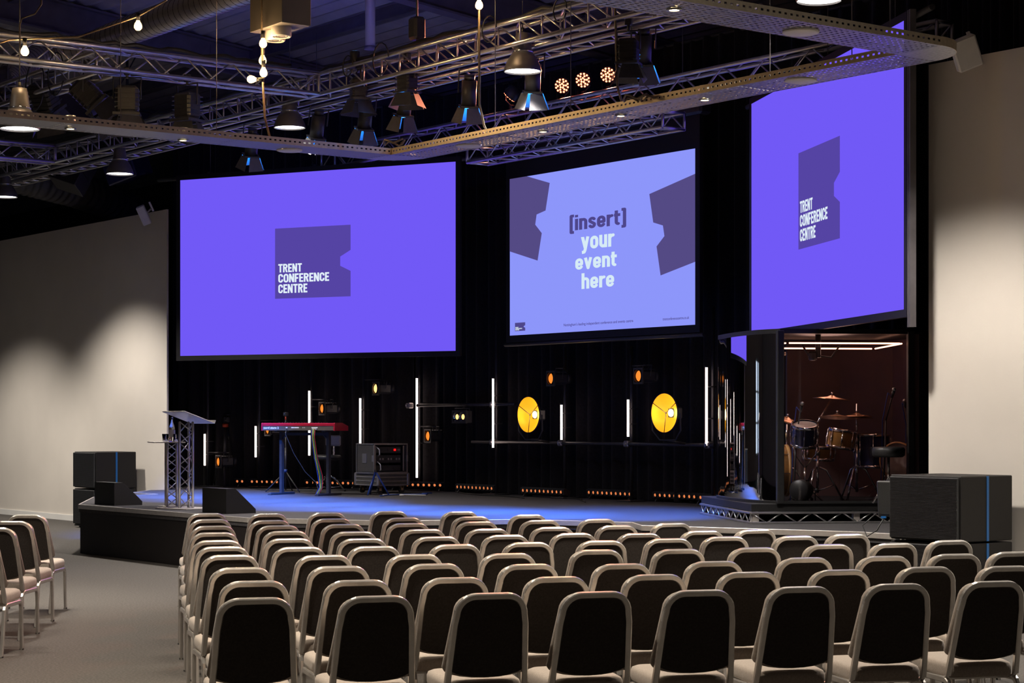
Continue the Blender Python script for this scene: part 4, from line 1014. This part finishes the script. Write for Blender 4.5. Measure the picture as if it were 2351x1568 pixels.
for x, y in ((XL0+.05, -4.95), (XL1-.03, -6.2), (12.6, YB-.05), (14.3, YN+.04), (16.6, YB-.05), (17.9, YN+.04), (18.45, -5.0), (XR1-.04, -3.6), (XR1-.04, -6.6)):
    obj('hanging_rod', MB().cyl((x, y, RZ+.02), (x, y, roofz(y)-.05), .004, 6), 'steel_dark', ring, True)
for pts, lab in (([und(1412, 0, 19.0)+Vector((0, 0, .8)), und(1412, 0, 19.0), und(1415, 120, 19.0), und(1418, 200, 19.0), und(1430, 243, 19.05)], 'brown cable dropping to the tray beside the red lamps'),
                 ([und(600, 0, 20.2)+Vector((0, 0, 1.0)), und(601, 60, 20.2), und(604, 200, 20.2), und(608, 270, 20.25), und(620, 318, 20.3)], 'brown cable holding the cluster of bare bulbs above the tray'),
                 ([und(1100, 0, 20.0)+Vector((0, 0, .8)), und(1100, 100, 20.0), und(1101, 240, 20.0), und(1112, 290, 20.05), und(1120, 305, 20.1)], 'thin dark cable dropping to the tray above the centre screen')):
    tag(obj('drop_cable', MB().tube(pts, .012, 6), 'cable_brown'), lab, 'cable', 'cables dropping to the lighting tray')
for k, (px, py) in enumerate(((905, 345), (1460, 238), (1500, 225))):
    p = und(px, py, 20.4 if px < 1000 else 17.6); p.z = RZ+.08
    mb = MB(); mb.tube([(p.x+.13*math.cos(a), p.y+.1*math.sin(a), RZ+.03+.05*math.sin(a*1.7)**2) for a in [i*.5 for i in range(14)]], .01, 5)
    tag(obj('cable_coil', mb, 'cable_brown'), 'coil of brown cable resting on the tray, %s from the left' % ORD[k+1], 'cable', 'cable coils on the tray')

# ------------------------------------------------------------------ pendant high-bay lamps
def make_pendant():
    o = thing('pendant_lamp', '', 'lamp', (0, 0, 0), 0, 'bell-shaped pendant lamps')
    obj('shade', MB().lathe([(.195, 0), (.198, .012), (.185, .06), (.15, .135), (.105, .20), (.104, .20), (.145, .13), (.178, .06), (.19, 0)], n=32, cap=False), 'lamp_shade', o)
    obj('chrome_band', MB().lathe([(.108, .198), (.111, .20), (.111, .212), (.104, .214)], n=28, cap=False), 'chrome', o)
    obj('driver_housing', MB().lathe([(.102, .21), (.10, .22), (.085, .33), (.07, .40), (.03, .41), (0, .41)], n=24, cap=False), 'lamp_shade', o)
    obj('diffuser', MB().lathe([(0, .014), (.188, .016)], n=28, cap=False), 'pendant_glow', o)
    obj('suspension', MB().cyl((0, 0, .41), (0, 0, 2.2), .006, 6).cyl((0, 0, .40), (0, 0, .46), .018, 8), 'cable_black', o)
    return o
pend = [(unY(12, 453, -2.28), 'bell-shaped pendant lamp cut by the left picture edge above the wall'), (unY(275, 400, -2.28), 'bell-shaped pendant lamp above the left end of the left screen'),
        (unY(665, 294, -2.28), 'bell-shaped pendant lamp above the middle of the left screen'), (unY(1200, 165, -2.28), 'bell-shaped pendant lamp left of the red lamps'),
        (unY(1880, 3, -2.28), 'bell-shaped pendant lamp at the top edge above the right screen'), (und(45, 297, 19.2), 'bell-shaped pendant lamp at upper left in front of the tray')]
p0 = make_pendant()
for k, (p, lab) in enumerate(pend):
    if k == 0: p0.location = p; p0['label'] = lab; q = p0
    else: q = dup(p0, p, None, lab)
    lamp('SPOT', p+Vector((0, 0, -.02)), E_PENDANT, (1, .93, .85), target=p-Vector((0, 0, 3)), size=.16, angle=114, blend=.55)
# the same lamps carry on over the audience, outside the picture
for x in (10.6, 15.3, 20.0, 29.4):  # last column is one pendant added to light the wall banner
    for y in (-5.0, -8.2, -11.4):
        if (y == -5.0 and x < 16) or (x > 25 and y != -8.2): continue
        p = Vector((x, y, 5.34)); dup(p0, p, None, 'bell-shaped pendant lamp, unseen, over the audience side of the room')
        lamp('SPOT', p+Vector((0, 0, -.02)), E_ROOM, (1, .88, .74), target=p-Vector((0, 0, 3)), size=.16, angle=112, blend=.55)

for x, y, lab in ((-5.4, -3.0, 'left of the picture above the beige wall'), (21.4, -2.28, 'right of the picture above the beige wall')):
    p = Vector((x, y, 5.38)); dup(p0, p, None, 'bell-shaped pendant lamp '+lab)
    lamp('SPOT', p+Vector((0, 0, -.02)), E_PENDANT, (1, .93, .85), target=p-Vector((0, 0, 3)), size=.16, angle=114, blend=.55)

# ------------------------------------------------------------------ festoon bulbs
def bulb(px, py, z, label, d=(0, 0, -1)):
    p = und(px, py, z); d = Vector(d).normalized()
    o = thing('bare_bulb', label, 'bulb', p, 0, 'bare warm festoon bulbs')
    obj('glass_bulb', MB().lathe([(0, .045), (.022, .040), (.038, .02), (.040, .0), (.033, -.025), (.02, -.045), (.017, -.06)], (0, 0, 0), d, 16, cap=False), 'bulb_glow', o)
    obj('lamp_holder', MB().cyl(-d*.055, -d*.13, .020, 10, .023), 'black_plastic', o)
    lamp('POINT', p, E_BULB, (1, .66, .32), size=.05)
    return p
bz = 19.0
b1 = bulb(57, 118, bz, 'bare glowing bulb at far left against the truss'); b2 = bulb(317, 60, bz+.3, 'bare glowing bulb hanging in front of the spiral duct')
b3 = bulb(604, 100, 20.1, 'top bulb of the vertical cluster of bare bulbs'); bulb(603, 139, 20.3, 'second bulb of the vertical cluster of bare bulbs'); bulb(605, 167, 20.1, 'third bulb of the vertical cluster of bare bulbs')
bulb(577, 182, 20.1, 'lowest bulb of the cluster pointing left', (-.6, -.8, .05)); bulb(1100, 12, 19.9, 'bare glowing bulb above the centre of the stage')
def cable(pts, r, m_, lab, group=None):
    return tag(obj('festoon_cable', MB().tube(pts, r, 6), m_), lab, 'cable', group)
up = Vector((0, 0, .12))
cable([und(-40, 112, bz-.2), und(20, 92, bz), b1+up, und(180, 85, bz+.2), b2+up*.8, und(380, 2, bz+.3), und(420, -30, bz+.3)], .009, 'cable_brown', 'festoon cable strung between the two upper left bulbs')
cable([und(95, -20, 18.5), und(95, 10, 18.5), und(80, 32, 18.5), und(50, 42, 18.5), und(45, 60, 18.5), und(46, 110, 18.5)], .009, 'cable_brown', 'bent pale cable hanging at the upper left corner')

# ------------------------------------------------------------------ blue stage lamps under the ladder truss
STC = Vector((6.5, .3, .65))
def barn(o, zc, r, mt, spread=.5, leng=.16):
    for k in range(4):
        a = math.pi/2*k+.4; e = Vector((math.cos(a), math.sin(a), 0)); s = Vector((-e.y, e.x, 0))
        p = [e*r+s*r*.8, e*r-s*r*.8, e*(r+leng*spread)-s*r*1.25-Vector((0, 0, leng)), e*(r+leng*spread)+s*r*1.25-Vector((0, 0, leng))]
        q = [v+e*.004 for v in p]
        obj('barn_door', MB().add([v+Vector((0, 0, zc)) for v in p+q], [(0, 1, 2, 3), (7, 6, 5, 4), (0, 4, 5, 1), (1, 5, 6, 2), (2, 6, 7, 3), (3, 7, 4, 0)]), mt, o)
blue = [(575, 365), (725, 325), (835, 305), (925, 275), (1075, 255), (1222, 222), (1475, 158)]
btgt = [(2.4, -.7), (4.1, -1.0), (5.7, -.9), (7.3, -1.3), (8.9, -.8), (10.3, -.7), (11.0, .3)]
for k, (px, py) in enumerate(blue):
    p = unY(px, py, -1.92)
    o = thing('blue_stage_lamp', 'blue lit stage lamp with barn doors, %s from the left under the long truss' % ORD[k+1], 'stage lamp', p, 0, 'blue stage lamps')
    tg = Vector((*btgt[k], .65)); d = (tg-p).normalized()
    o.rotation_euler = d.to_track_quat('-Z', 'Y').to_euler()
    o.rotation_euler = (o.rotation_euler[0]*.55, o.rotation_euler[1]*.55, o.rotation_euler[2])
    obj('lamp_body', MB().cyl((0, 0, .06), (0, 0, .34), .085, 16).cyl((0, 0, .34), (0, 0, .40), .06, 14).box((0, 0, .05), (.20, .20, .02)), 'black_metal', o)
    obj('reflector_strip', MB().box((.075, .05, .16), (.02, .02, .16)), 'orange_knob', o)
    obj('lens', MB().lathe([(0, 0), (.055, .004)], (0, 0, .036), (0, 0, -1), 16, cap=False), 'led_blue', o)
    obj('yoke', MB().tube([(-.12, 0, .2), (-.12, 0, .46), (.12, 0, .46), (.12, 0, .2)], .009, 6), 'black_metal', o)
    barn(o, .04, .09, 'lit_door', .35, .17)
    lamp('POINT', p+d*.05, 9, (.01, .22, 1), size=.02)
    lamp('SPOT', p+d*.30, E_BLUE, (.03, .17, 1), target=tg, size=.05, angle=35, blend=.9)
# ------------------------------------------------------------------ red lamps on the far truss
for k, (px, py) in enumerate(((1170, 222), (1290, 197), (1338, 184), (1395, 172))):
    p = unY(px, py, 1.22); face = Vector((.55, -.75, -.25)) if k else Vector((-.70, -.35, -.75)); face.normalize()
    o = thing('red_lamp', ('red lamp seen edge-on at the left of the row over the centre screen', 'leftmost round red lamp facing the room', 'middle round red lamp facing the room', 'rightmost round red lamp facing the room')[k], 'stage lamp', p, 0, 'red led lamps on the far truss')
    u = face.orthogonal().normalized(); v = face.cross(u)
    obj('lamp_can', MB().lathe([(.10, .0), (.105, -.05), (.09, -.13), (.04, -.15), (0, -.15)], (0, 0, 0), face, 22, cap=False).lathe([(0, -.004), (.10, -.004)], (0, 0, 0), face, 22, cap=False), 'black_plastic', o)
    mb = MB()
    for rr, n, ph in ((.026, 5, 0), (.055, 6, .3), (.082, 12, 0)):
        for i in range(n):
            a = 2*math.pi*i/n+ph; mb.lathe([(0, .010), (.010, .008), (.0125, .0)], (u*math.cos(a)+v*math.sin(a))*rr, face, 8, cap=False)
    q = obj('led_cluster', mb, 'led_red', o)
    obj('yoke', MB().tube([u*.12-face*.05, u*.12-face*.05+Vector((0, 0, -.17)), -u*.12-face*.05+Vector((0, 0, -.17)), -u*.12-face*.05], .008, 6), 'black_metal', o)
    obj('truss_clamp', MB().box((0, 0, -.20)-face*.05 if False else Vector((0, 0, -.20))-face*.05, (.06, .06, .10), None, .01), 'black_metal', o)
    lamp('SPOT', p+face*.05, E_RED if k else E_RED*.2, (1, .30, .16), target=p+face*3, size=.08, angle=60, blend=.7)
# ------------------------------------------------------------------ big dark theatre lamps hanging from the trusses
def dark_lamp(px, py, plane, val, label, tilt, yaw, sc_=1.0):
    if plane == 'y': p = unY(px, py, val)
    else:
        r = (px-1175.5)/FPX; p = und(px, py, (CX-val)/(.8-.6*r))
    o = thing('dark_theatre_lamp', label, 'stage lamp', p, R(yaw), 'dark theatre lamps on the trusses')
    T = Matrix.Rotation(R(tilt), 3, 'X'); c = Vector((0, 0, .2*sc_))
    def tl(mb): mb.v = [tuple(T @ (Vector(v)*sc_-c)+c) for v in mb.v]; return mb
    obj('housing', tl(MB().box((0, 0, .19), (.25, .22, .30), None, .03).cyl((0, 0, .02), (0, 0, .06), .13, 18)), 'black_metal', o)
    for k in range(5): obj('cooling_fin', tl(MB().box((0, 0, .10+.05*k), (.265, .235, .008))), 'black_metal', o)
    obj('front_frame', tl(MB().box((0, .13, .02), (.30, .02, .03)).box((0, -.13, .02), (.30, .02, .03)).box((.14, 0, .02), (.02, .26, .03)).box((-.14, 0, .02), (.02, .26, .03))), 'barn_door', o)
    for k in range(4):
        a = math.pi/2*k+.4; e = Vector((math.cos(a), math.sin(a), 0)); s = Vector((-e.y, e.x, 0)); r = .13; ln = .20
        q = [e*r+s*r*.8, e*r-s*r*.8, e*(r+ln*.45)-s*r*1.25-Vector((0, 0, ln)), e*(r+ln*.45)+s*r*1.25-Vector((0, 0, ln))]
        obj('barn_door', tl(MB().add(q+[v+e*.004 for v in q], [(0, 1, 2, 3), (7, 6, 5, 4), (0, 4, 5, 1), (1, 5, 6, 2), (2, 6, 7, 3), (3, 7, 4, 0)])), 'barn_door', o)
    top = max(5.60-p.z, .47*sc_)
    obj('yoke', MB().tube([(-.15*sc_, 0, .2*sc_), (-.155*sc_, 0, .44*sc_), (.155*sc_, 0, .44*sc_), (.15*sc_, 0, .2*sc_)], .011, 6), 'black_metal', o)
    obj('hook_clamp', MB().cyl((0, 0, .43*sc_), (0, 0, top+.02), .016, 8).box((0, 0, top+.04), (.07, .07, .09), None, .01), 'black_metal', o)
dark_lamp(430, 282, 'x', 8.6, 'upright dark lamp with barn doors under the upper left truss', 0, 20, 1.0)
dark_lamp(292, 268, 'x', 8.6, 'boxy dark lamp with side flap left of the upright one', 0, 60, 1.0)
dark_lamp(200, 262, 'y', -5.03, 'tilted dark lamp with open barn doors at upper left', 45, -40, 1.15)
dark_lamp(100, 260, 'y', -5.03, 'dark lamp behind the upper left pendant lamp', 30, 30, 1.1)
dark_lamp(0, 225, 'y', -5.03, 'dark lamp cut by the left picture edge', 25, 10, 1.1)
dark_lamp(1443, 150, 'y', -2.28, 'dark lamp with open barn doors right of the red lamps', 0, 35, .75)
dark_lamp(935, 215, 'y', -2.28, 'dark lamp under the long truss behind the fourth blue lamp', 0, 10, .8)
dark_lamp(823, 232, 'y', -2.28, 'dark lamp under the long truss behind the third blue lamp', 0, -20, .8)
# black cable looms lying along the trusses
def loom(label, pts, r=.028):
    fine = []
    for i in range(len(pts)-1):
        for j in range(14): fine.append(Vector(pts[i]).lerp(Vector(pts[i+1]), j/14)+Vector((random.uniform(-.015, .015), random.uniform(-.03, .03), random.uniform(0, .05))))
    tag(obj('cable_loom', MB().tube(fine, r, 6), 'cable_black'), label, 'cable')
loom('black cable loom lying on top of the long front truss', [(3.0, -2.28, 5.95), (6, -2.28, 5.95), (9, -2.28, 5.95), (12, -2.28, 5.95), (14.5, -2.28, 5.95)])
loom('black cable loom lying on the upper left truss', [(8.6, -6.6, 5.95), (8.6, -4.6, 5.95), (8.6, -2.6, 5.95)])
for k, (x, y, z, s_) in enumerate(((8.3, -2.42, 5.9, .16), (9.4, -2.42, 5.92, .12), (10.1, -2.42, 5.9, .18), (12.2, -2.43, 5.9, .14), (13.4, -2.43, 5.9, .12), (7.5, -5.2, 5.8, .25), (6.9, -5.2, 5.75, .3))):
    mb = MB().tube([(x+s_*math.cos(a)*.9, y-.02, z+s_*math.sin(a)-.03) for a in [i*.45 for i in range(14)]], .008, 5)
    tag(obj('cable_loop', mb, 'cable_black'), 'loop of black cable tied to a truss, %s' % ('left of the hoist on the long truss', 'small one next to the hoist', 'wider one at the hoist', 'right of the hoist above the pendant lamp', 'near the right end of the long truss', 'right one on the upper left truss', 'left one on the upper left truss')[k], 'cable', 'cable loops on the trusses')
for k, (x, y, tg) in enumerate(((9.3, -2.28, (7.2, -.6, 7.4)), (5.2, -2.28, (3.8, -.5, 7.6)))):  # blue lamps added on the truss to put blue light on the roof beams
    o = thing('added_uplight', 'small black can on the long truss, added to light the roof blue, %s' % ('right one', 'left one')[k], 'stage lamp', (x, y, 5.93))
    obj('lamp_can', MB().cyl((0, 0, .03), (0, 0, .16), .06, 14), 'black_metal', o); obj('foot', MB().box((0, 0, .012), (.12, .28, .024)), 'black_metal', o)
    obj('lens', MB().lathe([(0, .004), (.05, .0)], (0, 0, .162), (0, 0, 1), 14, cap=False), 'led_blue', o)
    lamp('SPOT', (x, y, 6.12), 120, (.10, .12, 1), target=tg, size=.05, angle=95, blend=.8)
# dark banner with pale lettering on the wall behind the viewer, mirrored in the booth glass
o = thing('wall_banner', 'dark banner with pale lettering on the wall behind the viewer', 'banner', (31.88, -8.2, 1.4))
obj('cloth', MB().box((31.885, -8.2, 2.36), (.02, 1.75, 1.95)), 'poster', o, True)
for i, (tx, wd_, hh) in enumerate((('ON EARTH', 1.0, .17), ('AS IT IS IN HEAVEN', 1.3, .10), ('FORGIVE US', 1.25, .19), ('AS WE FORGIVE', 1.45, .19), ('THOSE WHO', .9, .11), ('LEAD US NOT', 1.3, .19), ('BUT DELIVER US', 1.5, .19), ('FOR THE KINGDOM', 1.45, .13), ('AND THE GLORY', 1.5, .17))):
    top = 3.28-i*.205; mb = text_mb(tx, .04, .04+wd_, top-hh, top, .02, 0)
    mb.v = [(31.872, -7.35-x, z) for x, y, z in mb.v]; obj('lettering', mb, 'poster_print', o, True)
# ------------------------------------------------------------------ ducts, plant box, loudspeakers
dz_ = unY(400, 33, -2.9).z
o = thing('spiral_duct', 'galvanised spiral duct running below the roof at upper left', 'duct', (2, -2.9, dz_))
pts = [und(-10, 215, 24.5), und(15, 190, 25.5), und(50, 150, 26.8), und(110, 120, 28.0)]
pts += [Vector((pts[-1].x+.9, -2.9, dz_-.03)), Vector((pts[-1].x+2, -2.9, dz_)), Vector((9.5, -2.9, dz_))]
obj('duct_pipe', MB().tube(pts, .19, 28), 'duct_metal', o, True)
for i in range(len(pts)-1):
    a_, b_ = pts[i], pts[i+1]; d_ = (b_-a_).normalized(); n_ = max(1, int((b_-a_).length/.14))
    for k in range(n_):
        obj('seam_ring', MB().lathe([(.189, -.006), (.195, 0), (.189, .006)], a_.lerp(b_, k/n_), d_, 28, cap=False), 'seam_dark', o, True)
o = thing('flexible_duct', 'fat black corrugated duct hanging behind the left truss', 'duct', und(150, 425, 35))
pts = [und(10, 395, 34), und(90, 415, 34.4), und(170, 435, 35), und(250, 462, 36), und(330, 500, 37), und(400, 540, 38)]
fine = []
for i in range(len(pts)-1):
    for j in range(22): fine.append(pts[i].lerp(pts[i+1], j/22))
obj('corrugated_tube', MB().tube(fine, [.30+(.022 if (i//2) % 2 else 0) for i in range(len(fine))], 22), 'flex_duct', o, True)
o = thing('plant_box', 'pale ventilation box hanging from the roof with round outlets', 'ventilation', (11.17, -4.37, 5.8))
obj('casing', MB().box((11.17, -4.37, 6.85), (.66, .34, 2.1), None, .004), 'cream_box', o, True)
for dx, dy in ((.06, -.04), (-.17, .02)):
    ou = obj('round_outlet', MB().lathe([(.105, 0), (.105, -.09), (.095, -.10), (.085, -.09), (.085, 0)], (11.2+dx, -4.37+dy, 5.8), (0, 0, 1), 20, cap=False), 'grey_paint', o, True)
    for r_ in (.03, .06): obj('outlet_vane', MB().lathe([(r_, -.09), (r_+.006, -.095), (r_+.012, -.09)], (11.2+dx, -4.37+dy, 5.8), (0, 0, 1), 16, cap=False), 'black_metal', ou, True)
o = thing('drop_pipe', 'blue lit vertical round pipe below the roof beam', 'pipe', und(850, 110, 25.5))
pp = und(850, 110, 25.5); obj('pipe_body', MB().cyl((0, 0, 0), (0, 0, roofz(pp.y)-pp.z), .066, 16), 'grey_paint', o); obj('flange', MB().cyl((0, 0, -.02), (0, 0, .02), .08, 16), 'steel_dark', o)
o = thing('line_speaker', 'black hanging loudspeaker below the left truss', 'speaker', und(165, 398, 31), R(35)); o.rotation_euler = (R(-25), R(18), R(35))
obj('hanging_wire', MB().cyl((0, 0, .2), (.35, -.6, 2.2), .012, 6), 'black_metal', o)
obj('cabinet', MB().box((0, 0, .15), (.5, .4, .26), None, .01), 'cab_side', o); obj('cabinet_lower', MB().box((.04, -.03, -.13), (.5, .4, .26), None, .01), 'cab_side', o)
pj = und(292, 385, 33); o = thing('projector', 'dark box shaped projector behind the lower left pendant lamp', 'projector', pj)
rj = Matrix.Rotation(R(25), 3, 'Z') @ Matrix.Rotation(R(-14), 3, 'Y') @ Matrix.Rotation(R(12), 3, 'X')
obj('case', MB().box((0, 0, 0), (.62, .5, .42), rj, .02), 'drum_blue', o); obj('projector_lens', MB().cyl(rj @ Vector((0, -.25, 0)), rj @ Vector((0, -.33, 0)), .08, 16), 'black_plastic', o)
obj('bracket', MB().cyl((0, 0, .2), (0, 0, roofz(pj.y)-pj.z), .025, 8), 'black_metal', o)
for px, py, lab, sc_ in ((2218, 122, 'right', 1.0), (330, 494, 'left', 1.0)):
    p = unY(px, py, -.34)
    o = thing('wall_speaker', 'small white tilted speaker on top of the %s beige wall' % lab, 'speaker', p)
    o.rotation_euler = (R(18), R(-22), R(53))
    obj('speaker_box', MB().box((0, 0, 0), (.24, .10, .30) if px > 1000 else (.14, .10, .32), None, .015), 'white_plastic', o)
    obj('wall_bracket', MB().tube([(0, .05, 0), (.05, .15, .0), (.13, .22, .02)], .014, 6).box((.14, .23, .05), (.03, .03, .16)), 'white_plastic', o)

# ------------------------------------------------------------------ chairs
def arc_pts(c, r, a0, a1, n): return [(c[0]+r*math.cos(R(a0+(a1-a0)*i/n)), c[1]+r*math.sin(R(a0+(a1-a0)*i/n))) for i in range(n+1)]
CH = thing('conference_chair', '', 'chair', (0, 0, 0), 0, 'conference chairs in the main block')
def backpt(x, z, off=0):            # leaning back plane: z height -> y
    t = (z-.42)/.48; return Vector((x, -.185-.125*t-off*.97, z+off*-.25))
def halfw(z): return .212-.030*(z-.42)/.48
rad = .090; out = []
zt = .888
wt = halfw(zt)-.012
left = [(-(halfw(.40+i*.05)-.012), .40+i*.05) for i in range(9)]
arcL = arc_pts((-wt+rad, zt-rad), rad, 180, 90, 7); arcR = arc_pts((wt-rad, zt-rad), rad, 90, 0, 7)
prof = [p for p in left if p[1] < zt-rad-.01]+arcL+arcR+[(-p[0], p[1]) for p in left[::-1] if p[1] < zt-rad-.01]
bn = Vector((0, -.97, -.25)).normalized()
path = [backpt(x, z) for x, z in prof]
lo = [Vector((-.205, -.11, .405)), Vector((-.207, -.155, .408))]; hi = [Vector((.207, -.155, .408)), Vector((.205, -.11, .405))]
obj('back_frame', MB().rtube(path, bn, .031, .030, .005), 'chair_metal', CH)
obj('frame_bend', MB().tube([path[0]+Vector((0, 0, .01)), path[0]+Vector((0, .02, -.02)), Vector((-.203, -.10, .378))], .014, 8).tube([path[-1]+Vector((0, 0, .01)), path[-1]+Vector((0, .02, -.02)), Vector((.203, -.10, .378))], .014, 8), 'chair_metal', CH)
inner = []
zi = zt-.013; wi = wt-.013; ri = rad-.013
aL = arc_pts((-wi+ri, zi-ri), ri, 180, 90, 6); aR = arc_pts((wi-ri, zi-ri), ri, 90, 0, 6)
bot = [(wb*.0+x, .505-.045*(1-(x/.19)**2)) for x in [.19*math.cos(math.pi*i/10) for i in range(11)] for wb in (0,)]
bot = [(.193*math.cos(math.pi*i/10), .532-.052*math.sin(math.pi*i/10)) for i in range(11)]
outl = aL+aR+bot                       # clockwise from left shoulder
def slab(outline, o0, o1, inset=0, mid=None):
    n = len(outline); cx = 0; cz = .70; mb = MB()
    lay = [(o0, 1.0), (o1, 1.0)] if mid is None else mid
    for o_, sc2 in lay:
        sx2, sz2 = sc2 if isinstance(sc2, tuple) else (sc2, sc2)
        for x, z in outline: mb.v.append(tuple(backpt(x*sx2, cz+(z-cz)*sz2, o_)))
    for j in range(len(lay)-1):
        for k in range(n): mb.f.append((j*n+k, j*n+(k+1) % n, (j+1)*n+(k+1) % n, (j+1)*n+k)); mb.sm.append(len(lay) > 2)
    mb.f.append(tuple(range(n))[::-1]); mb.sm.append(False); L_ = (len(lay)-1)*n
    mb.f.append(tuple(L_+k for k in range(n))); mb.sm.append(False)
    return mb
obj('back_panel', slab(outl, -.012, .004), 'dark_fabric', CH)
obj('backrest', slab(outl, 0, 0, mid=[(-.014, (1.08, 1.0)), (-.020, (1.15, 1.055)), (-.042, (1.15, 1.055)), (-.058, (1.10, 1.02)), (-.066, .95), (-.070, .6)]), 'taupe_fabric', CH)
# seat cushion: rounded slab
mb = MB(); nn = 36
def se(a, hx, hy, e=.28):
    c, s_ = math.cos(a), math.sin(a); return (hx*math.copysign(abs(c)**e, c), hy*math.copysign(abs(s_)**e, s_))
lay = [(.390, .93), (.395, .985), (.410, 1.0), (.440, 1.0), (.458, .97), (.468, .88), (.473, .6)]
for z, s_ in lay:
    for k in range(nn):
        x, y = se(2*math.pi*k/nn, .212*s_, .225*s_); tp_ = 1-.07*(.5-y/.45); mb.v.append((x*tp_, y+.03, z+.035*y))
for j in range(len(lay)-1):
    for k in range(nn): mb.f.append((j*nn+k, j*nn+(k+1) % nn, (j+1)*nn+(k+1) % nn, (j+1)*nn+k)); mb.sm.append(True)
mb.f.append(tuple(range(nn))[::-1]); mb.sm.append(False); mb.f.append(tuple((len(lay)-1)*nn+k for k in range(nn))); mb.sm.append(True)
obj('seat', mb, 'taupe_fabric', CH)
legmesh = {}
for s in (-1, 1):
    x = s*.203
    fl = [Vector((x, .245, .0)), Vector((x, .225, .31))]+[Vector((x, .223-.05*(1-math.cos(R(a))), .325+.05*math.sin(R(a)))) for a in (20, 45, 70, 90)]
    rl = [Vector((x, -.275, .0)), Vector((x, -.205, .30))]+[Vector((x, -.20+.05*(1-math.cos(R(a))), .325+.05*math.sin(R(a)))) for a in (20, 45, 70, 90)]
    lf = obj('leg', MB().rtube(fl, (1, 0, 0), .033, .025, .005), 'chair_metal', CH); obj('glide', MB().box((x, .244, .006), (.026, .03, .012)), 'rubber', lf)
    lr = obj('leg', MB().rtube(rl, (1, 0, 0), .033, .025, .005), 'chair_metal', CH); obj('glide', MB().box((x, -.274, .006), (.026, .03, .012)), 'rubber', lr)
    obj('side_rail', MB().rtube([Vector((x, .174, .375)), Vector((x, -.151, .375))], (1, 0, 0), .033, .025, .005), 'chair_metal', CH)
obj('under_frame', MB().box((0, .16, .375), (.39, .02, .02)).box((0, -.10, .375), (.39, .02, .02)), 'chair_metal', CH)
ROWS = [[(12.69, -6.02), (13.09, -5.61), (13.26, -5.08), (13.32, -4.43), (13.78, -3.94)],
        [(13.69, -6.52), (14.16, -6.2), (14.24, -5.63), (14.47, -5.04), (14.67, -4.44), (14.69, -3.83)],
        [(14.67, -7.02), (14.94, -6.57), (15.08, -6.04), (15.28, -5.53), (15.41, -4.92), (15.55, -4.35), (15.7, -3.84)],
        [(15.53, -7.47), (15.68, -6.93), (16.05, -6.55), (16.1, -5.94), (16.36, -5.5), (16.48, -4.95), (16.59, -4.37), (16.58, -3.77)],
        [(16.41, -7.92), (16.53, -7.4), (16.85, -6.98), (16.98, -6.42), (17.13, -5.9), (17.25, -5.35), (17.55, -4.95), (17.57, -4.33), (17.7, -3.89)],
        [(17.06, -8.23), (17.41, -7.84), (17.64, -7.39), (17.81, -6.84), (17.94, -6.31), (18.09, -5.77), (18.17, -5.21), (18.25, -4.73), (18.5, -4.25), (18.56, -3.76)],
        [(17.84, -8.6), (18.2, -8.13), (18.5, -7.64), (18.78, -7.11), (18.84, -6.43), (19.11, -5.95), (19.3, -5.44), (19.35, -4.79), (19.53, -4.33), (19.54, -3.76)],
        [(18.83, -9.07), (19.07, -8.56), (19.25, -8.01), (19.61, -7.58), (19.92, -7.12), (20.09, -6.54), (20.19, -5.87), (20.39, -5.37), (20.52, -4.86), (20.61, -4.39)],
        [(19.71, -9.48), (19.99, -9.01), (20.16, -8.5), (20.45, -8.03), (20.65, -7.5), (20.83, -6.96), (21.02, -6.43), (21.16, -5.86), (21.4, -5.44)],
        [(20.59, -9.97), (20.85, -9.45), (21.05, -8.91), (21.3, -8.45), (21.54, -7.98), (21.7, -7.43), (21.87, -6.9), (22.06, -6.37)]]
first = True
TOPY = backpt(0, .888).y
for r_, row in enumerate(ROWS):
    n = len(row)
    for c_, (x, y) in enumerate(row):
        a = row[max(c_-2, 0)]; b = row[min(c_+2, n-1)]
        ang = math.atan2(.37, -.93)-math.pi/2+random.uniform(-.03, .03)
        if y > -4.6: ang -= -.10*(1 if y > -4.1 else .5)
        rot = Matrix.Rotation(ang, 2); off = rot @ Vector((0, TOPY)); loc = (x-off.x, y-off.y, 0)
        rr = ORD[r_+1]
        rowtxt = 'row nearest the stage' if r_ == 0 else ('row nearest the viewer' if r_ == 9 else '%s row from the stage' % rr)
        lab = 'metal-framed padded chair, %s seat from the aisle in the %s' % (ORD[c_+1], rowtxt)
        if first: CH.location = loc; CH.rotation_euler = (0, 0, ang); CH['label'] = lab; first = False
        else: dup(CH, loc, ang, lab)
for k, (x, y) in enumerate(((12.05, -7.28), (13.06, -7.85), (13.95, -8.37), (14.95, -8.93))):
    ang = math.atan2(.63, -.77)-math.pi/2; rot = Matrix.Rotation(ang, 2); off = rot @ Vector((.203, -.275))
    dup(CH, (x-off.x, y-off.y, 0), ang, 'metal-framed padded chair left of the aisle, %s from the stage' % ORD[k+1], 'chairs left of the aisle')
for k, (x, y) in enumerate(((12.05, -7.28), (13.06, -7.85), (13.95, -8.37))):
    ang = math.atan2(.63, -.77)-math.pi/2; rot = Matrix.Rotation(ang, 2); off = rot @ Vector((.203, -.275)); sh = rot @ Vector((-.54, 0))
    if k < 1: dup(CH, (x-off.x+sh.x, y-off.y+sh.y, 0), ang, 'metal-framed padded chair at the left picture edge beside the aisle chairs', 'chairs left of the aisle')
